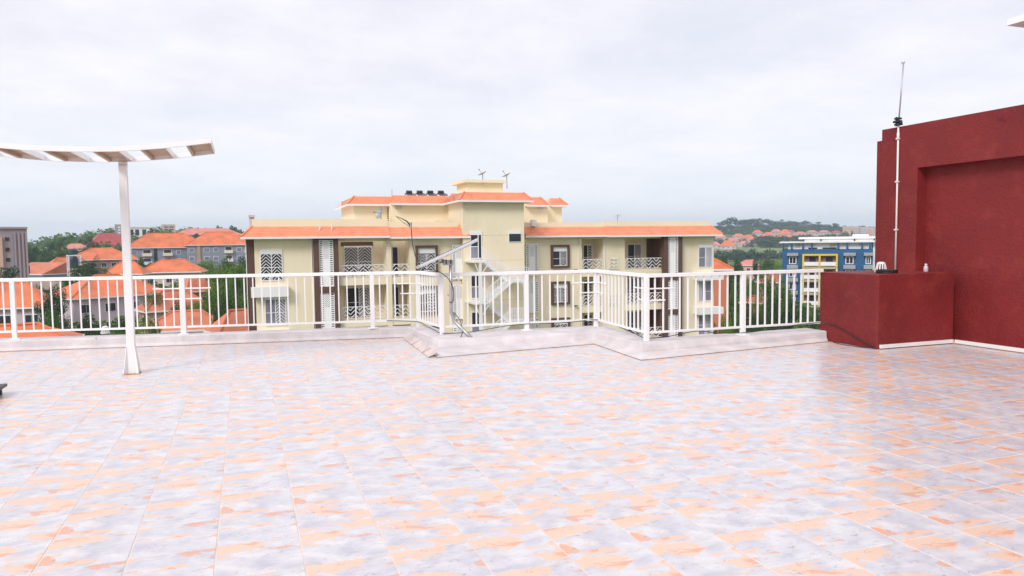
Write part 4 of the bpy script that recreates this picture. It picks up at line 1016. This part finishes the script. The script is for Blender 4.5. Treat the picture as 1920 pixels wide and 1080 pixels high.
# blue building
rB = 165; kB_ = rB/FP; uB = 1551; p = far(uB, 452, rB); g = terr(p.x, p.y)-1; bb = empty('blue_building', (p.x, p.y, g), 'blue apartment building with yellow framed balconies and white roof terrace', 'building', None, axes(uB, 0))
BX = lambda u: (u-uB)*kB_
BZ = lambda v: far(uB, v, rB).z-g
def B_(nm, m, *a, par=None, lab=None): return bx(nm, M[m], par or bb, *a, local=True, label=lab)
B_('wall', 'blue', BX(1479), BX(1622), 0, 12, 0, BZ(467))
B_('wall', 'bwhite', BX(1622)+.003, BX(1632), 1, 12, 0, BZ(452), lab='white right end of the facade')
B_('penthouse', 'bwhite', BX(1488), BX(1620), .8, 11, BZ(467)+.003, BZ(455))
B_('roof_slab', 'bwhite', BX(1474), BX(1626), -.4, 11.5, BZ(455), BZ(452.5))
B_('roof_slab', 'bwhite', BX(1505), BX(1628), 1.0, 11, BZ(448), BZ(444))
B_('penthouse', 'bwhite', BX(1512), BX(1622), 1.4, 10, BZ(452.4), BZ(448.1))
B_('lift_box', 'bwhite', BX(1592), BX(1617), 5, 9, BZ(443.9), BZ(440))
for u in (1479, 1492.5, 1511, 1525, 1567, 1581, 1604, 1616): B_('pillar', 'blue', BX(u), BX(u+3), -.15, .35, BZ(467)+.003, BZ(455)-.003)
for u in (1512, 1540, 1593, 1623): B_('post', 'dark', BX(u), BX(u+2), 1.1, 1.35, BZ(452.4), BZ(445))
for u in (1500, 1555): B_('window', 'clay', BX(u), BX(u+8), .74, .797, BZ(464), BZ(457))
for i, (u0, u1) in enumerate(((1521, 1535), (1544, 1566))): B_('solar_panel', 'glass', BX(u0), BX(u1), .5, 1.5, BZ(467)+.02, BZ(464))
rows = [0, 24.5, 49, 73.5, 98, 122]
for rI, dv in enumerate(rows):
    for (u0, u1) in ((1490, 1502), (1580, 1592.5), (1611, 1619)):
        z1, z0 = BZ(481+dv), BZ(495+dv)
        f = B_('window', 'bwhite', BX(u0), BX(u1), -.1, -.003, z0, z1)
        B_('pane', 'glass', BX(u0)+.15, BX((u0+u1)/2)-.06, -.13, -.101, z0+.15, z1-.15, par=f); B_('pane', 'glass', BX((u0+u1)/2)+.06, BX(u1)-.15, -.13, -.101, z0+.15, z1-.15, par=f)
        a = [BX(u0-3), BX(u1+3)]
        B_('awning', 'grey', a[0], a[1], -.9, -.003, BZ(479.5+dv), BZ(474+dv)); B_('planter', 'grey', a[0], a[1], -.6, -.003, BZ(502.5+dv), BZ(497+dv))
    # double balcony in a yellow frame
    z0, z1 = BZ(503+dv), BZ(476+dv); xa, xm, xb = BX(1512), BX(1539.5), BX(1568)
    mb = MB(); t = .35; ya, yb = -1.3, -.003
    mb.box(xa, xa+t, ya, yb, z0, z1).box(xb-t, xb, ya, yb, z0, z1).box(xm-t/2, xm+t/2, ya, yb, z0+t, z1-t).box(xa+t, xb-t, ya, yb, z0, z0+t).box(xa+t, xb-t, ya, yb, z1-t, z1)
    fr = mb.build('balcony', M['yellow' if rI == 0 else 'yellowp'], bb, local=True)
    for a_, b_ in ((xa+t, xm-t/2), (xm+t/2, xb-t)):
        B_('parapet', 'bwhite', a_+.01, b_-.01, -1.25, -1.1, z0+t+.2, z0+t+1.0, par=fr)
        B_('opening', 'brick', a_+.01, b_-.01, -.06, -.005, z0+t, z1-t, par=fr)
        B_('door_pane', 'glass', a_+(b_-a_)*.35, a_+(b_-a_)*.8, -.12, -.065, z0+t, z1-t-.3, par=fr)
# white and yellow block behind it
house('white block with yellow panels between the blue building and the red pillar', 1640, 447, 185, 30, 3, 'bwhite', 'bwhite', 6, rot=0, win=1, kind='flat', depth=8, cat='building', name='apartment_building')
p = far(1634, 470, 183); 
# houses scattered on the far hill
hill = [(1338, 462, 900, 24, 7, 'roofpink'), (1352, 446, 1060, 20, 6, 'roofpink'), (1364, 466, 880, 26, 10, 'rooffar'), (1372, 452, 1000, 22, 6, 'roofpink'), (1384, 443, 1100, 20, 5, 'rooffar'), (1394, 462, 920, 16, 5, 'roofpink'),
        (1402, 447, 1060, 22, 6, 'rooffar'), (1412, 455, 980, 20, 6, 'roofpink'), (1420, 440, 1140, 16, 5, 'rooffar'), (1428, 448, 1050, 18, 5, 'roofpink'), (1441, 443, 1100, 22, 5, 'rooffar'), (1436, 460, 930, 14, 4, 'roofpink'), (1455, 438, 1150, 18, 5, 'roofpink'),
        (1462, 448, 1040, 16, 5, 'rooffar'), (1472, 442, 1110, 18, 9, 'rooffar'), (1486, 446, 1060, 20, 5, 'roofpink'), (1480, 438, 1150, 16, 4, 'roofred'), (1500, 441, 1120, 20, 4, 'roofpink'), (1522, 439, 1150, 18, 4, 'roofpink'), (1545, 438, 1180, 18, 4, 'roofpink'), (1568, 437, 1180, 16, 4, 'roofred'),
        (1345, 437, 1170, 16, 4, 'rooffar'), (1510, 449, 1020, 18, 5, 'roofpink')]
desc = {'roofpink': 'faded pink', 'rooffar': 'orange', 'roofred': 'dark red'}
rows_ = {}
for i, (u, v, r, pw, pr, rm) in enumerate(sorted(hill)):
    row = 'lower' if v > 457 else 'middle' if v > 444 else 'upper'
    spot = 'right of the cream roof tip' if u < 1375 else 'above the meadow' if u < 1425 else 'below the ridge trees' if u < 1470 else 'over the blue corner' if u < 1505 else 'over the white penthouse'
    key = (row, spot, rm); rows_[key] = rows_.get(key, 0)+1; nth = rows_[key]
    lab = '%s %s-roofed hill house, %s row, %s' % (('wide' if pw > 20 else 'small'), desc[rm], row, spot) + ('' if nth == 1 else ', %s there' % ('second', 'third', 'fourth', 'fifth')[nth-2])
    p = far(u, v, r); dz = p.z-terr(p.x, p.y)
    vv = v
    while dz < 4: vv -= .5; p = far(u, vv, r); dz = p.z-terr(p.x, p.y)
    while dz > 9: vv += .5; p = far(u, vv, r); dz = p.z-terr(p.x, p.y)
    house(lab, u, vv, r, pw, pr, 'clay' if i % 3 else 'lilac', rm, 2, rot=random.uniform(-25, 25), win=3, group='houses scattered on the far hill', wst='dark', sides=False)
for i, (u, vt, pw, nst, r, wm) in enumerate([(1588, 430, 13, 4, 1170, 'salmon'), (1604, 427.5, 13, 5, 1190, 'clay'), (1621, 429, 13, 4, 1180, 'lilac'), (1636, 432, 11, 4, 1160, 'salmon')]):
    p = far(u, vt, r); g = terr(p.x, p.y)
    while p.z-g < 12: vt -= .5; p = far(u, vt, r)
    while p.z-g > 22: vt += .5; p = far(u, vt, r)
    house('%s hazy apartment block on the far right ridge' % ('leftmost', 'second from left', 'third from left', 'rightmost')[i], u, vt, r, pw, 2, wm, 'clay', nst, win=4, kind='flat', group='far apartment blocks on the ridge', cat='apartment block', name='apartment_building', wst='dark', sides=False, depth=12)
# ================================================================ TREES
def crown_mesh(name, seed, nl, leaf, shape='round', m='leafM'):
    rnd = random.Random(seed); clumps = []
    nc = {'round': 16, 'tall': 14, 'flat': 14, 'cypress': 10}[shape]
    for k in range(nc):
        if shape == 'cypress': z = rnd.uniform(.08, .95); rr_ = .22*(1-z)**.6+.05; clumps.append((rnd.gauss(0, .05), rnd.gauss(0, .05), z, rr_, .12))
        elif shape == 'flat': a = rnd.uniform(0, 6.28); q = rnd.uniform(.05, .42); clumps.append((q*math.cos(a), q*math.sin(a), rnd.uniform(.5, .85), rnd.uniform(.12, .2), rnd.uniform(.08, .14)))
        else:
            z = rnd.uniform(.16, .88); w_ = math.sin(math.pi*min(1, max(0, (z*.9+.08))))**.7*.36; a = rnd.uniform(0, 6.28); q = rnd.uniform(.2, 1)*w_; s_ = rnd.uniform(.11, .21)
            clumps.append((q*math.cos(a), q*math.sin(a), z, s_, s_*rnd.uniform(.6, .95)))
    V = []; F = []
    tot = sum(c[3]**2 for c in clumps)
    for cx, cy_, cz, r, rz in clumps:
        for i in range(int(nl*r*r/tot)):
            d = Vector((rnd.gauss(0, 1), rnd.gauss(0, 1), rnd.gauss(0, 1))).normalized(); q = rnd.uniform(.45, 1.12)**.6
            p = Vector((cx+d.x*r*q, cy_+d.y*r*q, cz+d.z*rz*q))
            nrm = (d+Vector((rnd.gauss(0, .6), rnd.gauss(0, .6), rnd.gauss(0, .6)+.3))).normalized(); a = nrm.cross(Vector((rnd.random(), rnd.random(), rnd.random()+.01))).normalized(); b = nrm.cross(a)
            s_ = leaf*rnd.uniform(.6, 1.3); n0 = len(V); e = rnd.uniform(.45, .8)
            V += [tuple(p-a*s_), tuple(p+b*s_*e), tuple(p+a*s_), tuple(p-b*s_*e)]; F.append((n0, n0+1, n0+2, n0+3))
    me = bpy.data.meshes.new(name); me.from_pydata(V, [], F); me.materials.append(M[m]); return me
def palm_mesh(seed):
    rnd = random.Random(seed); V = []; F = []
    for k in range(26):
        a = rnd.uniform(0, 6.28); el = rnd.uniform(-.3, 1.1); n_ = 7; ln = rnd.uniform(.36, .46); prev = None; pos = Vector((0, 0, .78)); dr = Vector((math.cos(a)*math.cos(el), math.sin(a)*math.cos(el), math.sin(el)))
        side = Vector((-math.sin(a), math.cos(a), 0))
        for i in range(n_):
            nx = pos+dr*(ln/n_); dr = (dr+Vector((0, 0, -.16))).normalized()
            for s_ in (-1, 1):
                for h in (0, .5):
                    q = pos.lerp(nx, h); t = q+side*s_*.085*(1-abs(i/n_-.4))+dr*.05-Vector((0, 0, .03)); n0 = len(V); V += [tuple(q), tuple(q+dr*.02), tuple(t)]; F.append((n0, n0+1, n0+2))
            pos = nx
    me = bpy.data.meshes.new('crown'); me.from_pydata(V, [], F); me.materials.append(M['leafD']); return me
def trunk_mesh(seed, top=.55, r0=.025, limbs=5):
    rnd = random.Random(seed); mb = MB(); pts = [(0, 0, -.02), (.008, .004, top*.4), (rnd.gauss(0, .02), rnd.gauss(0, .02), top)]
    mb.tube(pts, [r0, r0*.75, r0*.45], 7)
    for k in range(limbs):
        z = top*rnd.uniform(.45, .95); a = rnd.uniform(0, 6.28); q = rnd.uniform(.15, .3); mb.tube([(0, 0, z), (q*.5*math.cos(a), q*.5*math.sin(a), z+.12), (q*math.cos(a), q*math.sin(a), z+.26)], [r0*.4, r0*.28, r0*.1], 5)
    me = bpy.data.meshes.new('trunk'); me.from_pydata(mb.v, [], mb.f); me.materials.append(M['bark']); return me
TRK = [trunk_mesh(i) for i in range(3)]; PTRK = trunk_mesh(9, .78, .016, 0)
CR = {}
def crown(shape, m, lod):
    k = (shape, m, lod)
    if k not in CR:
        nl, lf = {0: (9000, .0135), 1: (3200, .022), 2: (900, .04)}[lod]
        CR[k] = [palm_mesh(i) for i in range(2)] if shape == 'palm' else [crown_mesh('crown', hash((shape, m, i)) % 9999 if False else (len(CR)*17+i*31+5), nl, lf, shape, m) for i in range(3 if lod < 2 else 4)]
    return CR[k]
def tree(u, vtop, r, pxw, shape='round', m='leafM', label=None, group=None, name='tree', kmin=3, lod=None):
    p = far(u, vtop, r); g = terr(p.x, p.y)-.2; h = max(kmin, p.z-g); w = pxw*r/FP
    lod = lod if lod is not None else (0 if r < 140 and pxw > 45 else 1 if r < 450 else 2)
    o = empty(name, (p.x, p.y, g), label, 'tree' if name != 'bush' else 'bush', group, random.uniform(0, 6.28))
    if r < 600:
        t = bpy.data.objects.new('trunk', PTRK if shape == 'palm' else random.choice(TRK)); COL.objects.link(t); t.parent = o; t.scale = (w, w, h)
    ms = crown(shape, m, lod); c = bpy.data.objects.new('crown', random.choice(ms)); COL.objects.link(c); c.parent = o
    wf = w*(1.18 if shape == 'round' else 2.0 if shape == 'cypress' else 1.15); c.scale = (wf, wf, h)
    c.rotation_euler.z = random.uniform(0, 6.28)
    return o
T = tree
# left, near to far
T(20, 496, 175, 50, 'round', 'leafD', 'dark tree standing in front of the mauve tower at the left edge')
T(62, 528, 130, 60, 'round', 'leafM', 'green tree behind the left railing next to the orange hipped roof')
T(96, 532, 112, 60, 'round', 'leafD', 'dark bushy tree between the two left houses with orange roofs')
T(84, 562, 98, 58, 'round', 'leafM', 'leafy lower tree filling the gap left of the lilac house')
T(110, 580, 90, 48, 'round', 'leafD', 'low dark tree at the left corner of the lilac house')
T(170, 485, 165, 72, 'palm', 'leafD', 'broad dark palm-leaved tree between the water tower and the canopy post', name='palm_tree')
T(158, 492, 160, 60, 'round', 'leafD', 'dark round tree under the broad palm-leaved tree')
T(190, 496, 155, 40, 'round', 'leafM', 'green tree right beside the broad palm-leaved tree')
T(125, 520, 160, 26, 'round', 'leafM', 'small green tree behind the rail left of the lilac house roof')
T(263, 483, 190, 17, 'cypress', 'leafM', 'slim dark green cypress just right of the canopy post', name='cypress')
T(278, 492, 215, 24, 'round', 'leafD', 'small dark tree in front of the left grey apartment house')
T(292, 490, 225, 20, 'round', 'leafM', 'small tree at the foot of the dark stair slot')
T(284, 524, 150, 36, 'round', 'leafD', 'dark tree behind the railing right of the canopy post')
T(340, 556, 103, 50, 'round', 'leafD', 'dark green tree between the two weathered orange roofs')
T(292, 548, 118, 56, 'round', 'leafM', 'green tree in front of the weathered roof right of the canopy post')
T(375, 575, 104, 44, 'round', 'leafM', 'leafy tree beside the larger weathered orange roof')
for i, (u, v, r, w, m) in enumerate([(398, 482, 205, 50, 'leafL'), (420, 476, 195, 46, 'leafM'), (440, 488, 180, 44, 'leafL'), (386, 504, 160, 44, 'leafL'), (412, 498, 150, 60, 'leafL'), (446, 503, 135, 54, 'leafM'), (456, 480, 190, 30, 'leafD'), (400, 530, 118, 62, 'leafL'), (430, 536, 104, 66, 'leafM'), (456, 560, 92, 46, 'leafM'), (414, 572, 88, 42, 'leafD')]):
    T(u, v, r, w, 'round', m, ['feathery green tree before the right grey apartment house', 'tallest green tree before the right grey apartment house', 'bright green tree near the brown end strip of the cream block', 'bright bushy tree right of the low orange roof', 'wide bright green tree just above the rail before the cream block', 'mid green tree touching the brown end strip above the rail', 'dark tree tucked behind the brown end strip', 'green tree seen through the balusters left of the cream block', 'dark wide tree seen through the balusters beside the cream block', 'green tree low against the brown end strip', 'dark low tree above the kerb left of the cream block'][i])
for i, (u, v, r, w, m) in enumerate([(150, 604, 74, 60, 'leafM'), (185, 610, 70, 60, 'leafD'), (222, 606, 74, 54, 'leafM'), (262, 600, 78, 46, 'leafL'), (285, 596, 86, 36, 'leafM'), (168, 588, 92, 38, 'leafD'), (236, 590, 95, 40, 'leafD')]):
    T(u, v, r, w, 'round', m, ['leftmost green bush at the foot of the lilac house', 'dark bush just above the kerb below the lilac house', 'green bush just left of the canopy post above the kerb', 'pale green bush right of the canopy post above the kerb', 'green bush at the foot of the weathered roof right of the canopy post', 'taller dark bush against the lilac house wall', 'dark shrub beside the right corner of the lilac house'][i], name='bush')
T(322, 522, 165, 34, 'round', 'leafL', 'bright tree just under the top rail right of the canopy post')
T(296, 536, 140, 34, 'round', 'leafM', 'mid green tree behind the balusters right of the canopy post')
T(366, 566, 98, 46, 'round', 'leafL', 'bright leafy tree before the weathered roofs by the thick railing post')
# wooded left slope: each tree its own crown
lefth = [(52, 470, 300, 30), (66, 462, 330, 28), (80, 466, 320, 32), (97, 452, 350, 34), (112, 448, 360, 36), (124, 455, 350, 26), (60, 482, 260, 40), (88, 478, 270, 42), (112, 474, 280, 40), (132, 472, 300, 30), (146, 470, 320, 30), (160, 466, 340, 26), (168, 444, 380, 24), (178, 456, 370, 22), (155, 478, 290, 26), (205, 466, 330, 36), (226, 462, 340, 30), (214, 443, 440, 14), (208, 437, 450, 14), (232, 441, 440, 16), (250, 446, 430, 20), (262, 444, 430, 22), (284, 441, 460, 20), (299, 430, 470, 22), (322, 434, 480, 20), (336, 436, 470, 16), (368, 437, 400, 32), (352, 433, 460, 20), (387, 426, 520, 16), (411, 422, 520, 18), (438, 417, 500, 18), (448, 428, 480, 22), (440, 433, 470, 24), (456, 432, 470, 20), (56, 455, 420, 14), (73, 474, 290, 24), (44, 476, 290, 22), (310, 440, 440, 20)]
whr = lambda u: 'behind the mauve tower' if u < 75 else 'left of the water tower' if u < 130 else 'above the water tower' if u < 165 else 'beside the crimson roof' if u < 240 else 'below the glazed building' if u < 320 else 'around the long pink roof'
cnt = {}
ordn = ['first', 'second', 'third', 'fourth', 'fifth', 'sixth', 'seventh', 'eighth', 'ninth', 'tenth', 'eleventh']
for i, (u, v, r, w) in enumerate(sorted(lefth)):
    m = ('leafD', 'leafD', 'leafM')[i % 3]; sh_ = 'palm' if u in (112, 97, 205, 214) else 'tall' if i % 4 == 0 else 'round'
    k = whr(u); cnt[k] = cnt.get(k, 0)+1
    T(u, v, r, w, 'round' if sh_ == 'tall' else sh_, m, '%s tree %s on the left slope, %s from left there' % ('palm-leaved' if sh_ == 'palm' else 'dark' if m == 'leafD' else 'green', k, ordn[cnt[k]-1]), 'trees on the wooded left slope', name='palm_tree' if sh_ == 'palm' else 'tree')
# right: gardens between the cream and the blue building
right = [(1352, 510, 100, 30, 'leafD'), (1372, 494, 170, 30, 'leafD'), (1385, 486, 230, 26, 'leafD'), (1372, 518, 110, 34, 'leafM'), (1396, 510, 120, 38, 'leafM'), (1352, 566, 72, 44, 'leafL'), (1372, 578, 68, 40, 'leafL'), (1418, 486, 260, 18, 'leafD'), (1438, 482, 270, 40, 'leafM'), (1466, 484, 250, 36, 'leafL'), (1420, 500, 170, 36, 'leafL'), (1440, 512, 130, 44, 'leafM'), (1426, 534, 104, 46, 'leafM'), (1462, 506, 150, 38, 'leafM'), (1474, 532, 112, 38, 'leafM'), (1452, 552, 92, 44, 'leafD'),
         (1484, 560, 94, 44, 'leafD'), (1505, 572, 100, 40, 'leafD'), (1524, 566, 104, 40, 'leafM'), (1540, 575, 90, 40, 'leafD'), (1428, 580, 74, 50, 'leafD'), (1398, 560, 84, 44, 'leafD'), (1464, 594, 66, 54, 'leafM'), (1410, 604, 60, 50, 'leafD'), (1498, 600, 64, 56, 'leafL'), (1528, 602, 64, 50, 'leafM'), (1436, 608, 58, 44, 'leafM'), (1384, 602, 62, 40, 'leafM'), (1355, 480, 280, 24, 'leafD')]
cnt = {}
for i, (u, v, r, w, m) in enumerate(sorted(right)):
    dpt = 'far' if v < 500 else 'middle' if v < 555 else 'near'
    k = ({'leafD': 'dark', 'leafM': 'mid green', 'leafL': 'bright yellow-green'}[m], dpt, 'right of the cream block' if u < 1400 else 'behind the right railing' if u < 1480 else 'below the blue building'); cnt[k] = cnt.get(k, 0)+1
    T(u, v, r, w, 'round', m, '%s tree, %s garden row, %s' % k + ', %s from left' % ordn[cnt[k]-1], 'trees in the gardens behind the right railing')
# ridge and slope trees of the far hill
ridge = [(1345, 424, 1420, 16), (1358, 419, 1440, 20), (1372, 414, 1450, 24), (1388, 415, 1460, 22), (1402, 413, 1470, 22), (1416, 413, 1470, 20), (1436, 414, 1480, 24), (1450, 418, 1480, 18), (1468, 418, 1470, 16), (1484, 415, 1470, 18), (1492, 421, 1460, 16), (1510, 421, 1460, 16), (1535, 418, 1450, 22), (1528, 425, 1450, 18), (1566, 423, 1440, 12), (1552, 426, 1440, 14), (1588, 428, 1420, 16), (1614, 430, 1420, 14), (1630, 432, 1420, 16)]
for i, (u, v, r, w) in enumerate(ridge):
    p = far(u, v, r)
    T(u, v-4-2*(i % 3), r-40, w*(1.25+.2*(i % 2)), 'round', 'leafD', 'rounded dark tree on the skyline of the far hill, %s from the left' % (ordn+['twelfth', 'thirteenth', 'fourteenth', 'fifteenth', 'sixteenth', 'seventeenth', 'eighteenth', 'nineteenth'])[i], 'skyline trees of the far hill', kmin=12)
# far wood: crowns reading as one mass on the hill, and hedges at the horizon
def wood(name, spots, m, seed):
    rnd = random.Random(seed); V = []; F = []
    for x, y, z, h, w in spots:
        for i in range(120):
            d = Vector((rnd.gauss(0, 1), rnd.gauss(0, 1), abs(rnd.gauss(0, 1)))).normalized(); q = rnd.uniform(.5, 1.1)
            p = Vector((x+d.x*w*.5*q, y+d.y*w*.5*q, z+h*.25+d.z*h*.7*q)); nr = (d+Vector((rnd.gauss(0, .5), rnd.gauss(0, .5), rnd.gauss(0, .5)+.3))).normalized(); a = nr.cross(Vector((.3, .5, .8))).normalized(); b = nr.cross(a); s_ = w*.09*rnd.uniform(.6, 1.4); n0 = len(V)
            V += [tuple(p-a*s_), tuple(p+b*s_*.7), tuple(p+a*s_), tuple(p-b*s_*.7)]; F.append((n0, n0+1, n0+2, n0+3))
    me = bpy.data.meshes.new(name); me.from_pydata(V, [], F); me.materials.append(M[m]); o = bpy.data.objects.new(name, me); COL.objects.link(o); return o
rnd = random.Random(3); sp1 = []
hp = [(far(u, v, r)) for u, v, r, *_ in hill]
def scatter(n, u0, u1, ra, rb, hmin, hmax, clear=16):
    out = []
    for i in range(n):
        u = rnd.uniform(u0, u1); r = math.sqrt(rnd.uniform(ra*ra, rb*rb)); p = far(u, 450, r)
        if any(math.hypot(p.x-q.x, p.y-q.y) < clear for q in hp): continue
        # keep sight lines to the houses mostly clear
        h = rnd.uniform(hmin, hmax); out.append((p.x, p.y, terr(p.x, p.y), h, h*rnd.uniform(1.0, 1.8)))
    return out
tag(wood('woodland', scatter(520, 1300, 1720, 1200, 1540, 4, 10) + scatter(110, 1300, 1700, 980, 1210, 5, 8), 'leafD', 1), 'dark woodland covering the upper slope of the far right hill', 'woodland', kind='stuff')
tag(wood('woodland', scatter(150, 1300, 1700, 1050, 1500, 4, 9), 'leafM', 11), 'paler tree clumps dotted over the far right hill', 'woodland', kind='stuff')
tag(wood('woodland', [s for s in scatter(90, 1405, 1520, 880, 1000, 8, 12)] + scatter(60, 1330, 1530, 560, 640, 5, 9), 'leafD', 2), 'clumps of trees and hedges at the edge of the pale meadow', 'woodland', kind='stuff')
tag(wood('woodland', scatter(260, -260, 470, 480, 800, 4, 11) + scatter(160, -200, 480, 320, 480, 5, 8), 'leafM', 4), 'far woodland over the back of the left slope', 'woodland', kind='stuff')
tag(wood('shrubbery', scatter(140, -100, 470, 150, 300, 2.5, 5) + scatter(70, -60, 460, 75, 150, 2.5, 4), 'leafM', 5), 'garden shrubs between the houses on the left', 'shrubs', kind='stuff')
tag(wood('shrubbery', scatter(110, 1340, 1700, 60, 200, 2.5, 5) + scatter(130, 1300, 1700, 200, 420, 3, 6), 'leafM', 6), 'garden shrubs between the houses on the right', 'shrubs', kind='stuff')
tag(wood('shrubbery', scatter(160, 460, 1340, 110, 500, 3, 7), 'leafM', 7), 'garden shrubs behind the cream apartment block', 'shrubs', kind='stuff')
# ================================================================ AIR
hz = MB().box(-2790, 2790, -2790, 2790, -17.5, 75).build('haze', M['bwhite']); hz.data.materials.clear()
hm = bpy.data.materials.new('haze_air'); hm.use_nodes = True; nt = hm.node_tree; nt.nodes.clear()
pv = nt.nodes.new('ShaderNodeVolumePrincipled'); pv.inputs['Color'].default_value = (.72, .87, 1.0, 1); pv.inputs['Density'].default_value = .0003; pv.inputs['Anisotropy'].default_value = .2
oo = nt.nodes.new('ShaderNodeOutputMaterial'); nt.links.new(pv.outputs[0], oo.inputs['Volume']); hz.data.materials.append(hm); hz['kind'] = 'stuff'
S.cycles.volume_step_rate = 5; S.cycles.volume_max_steps = 64
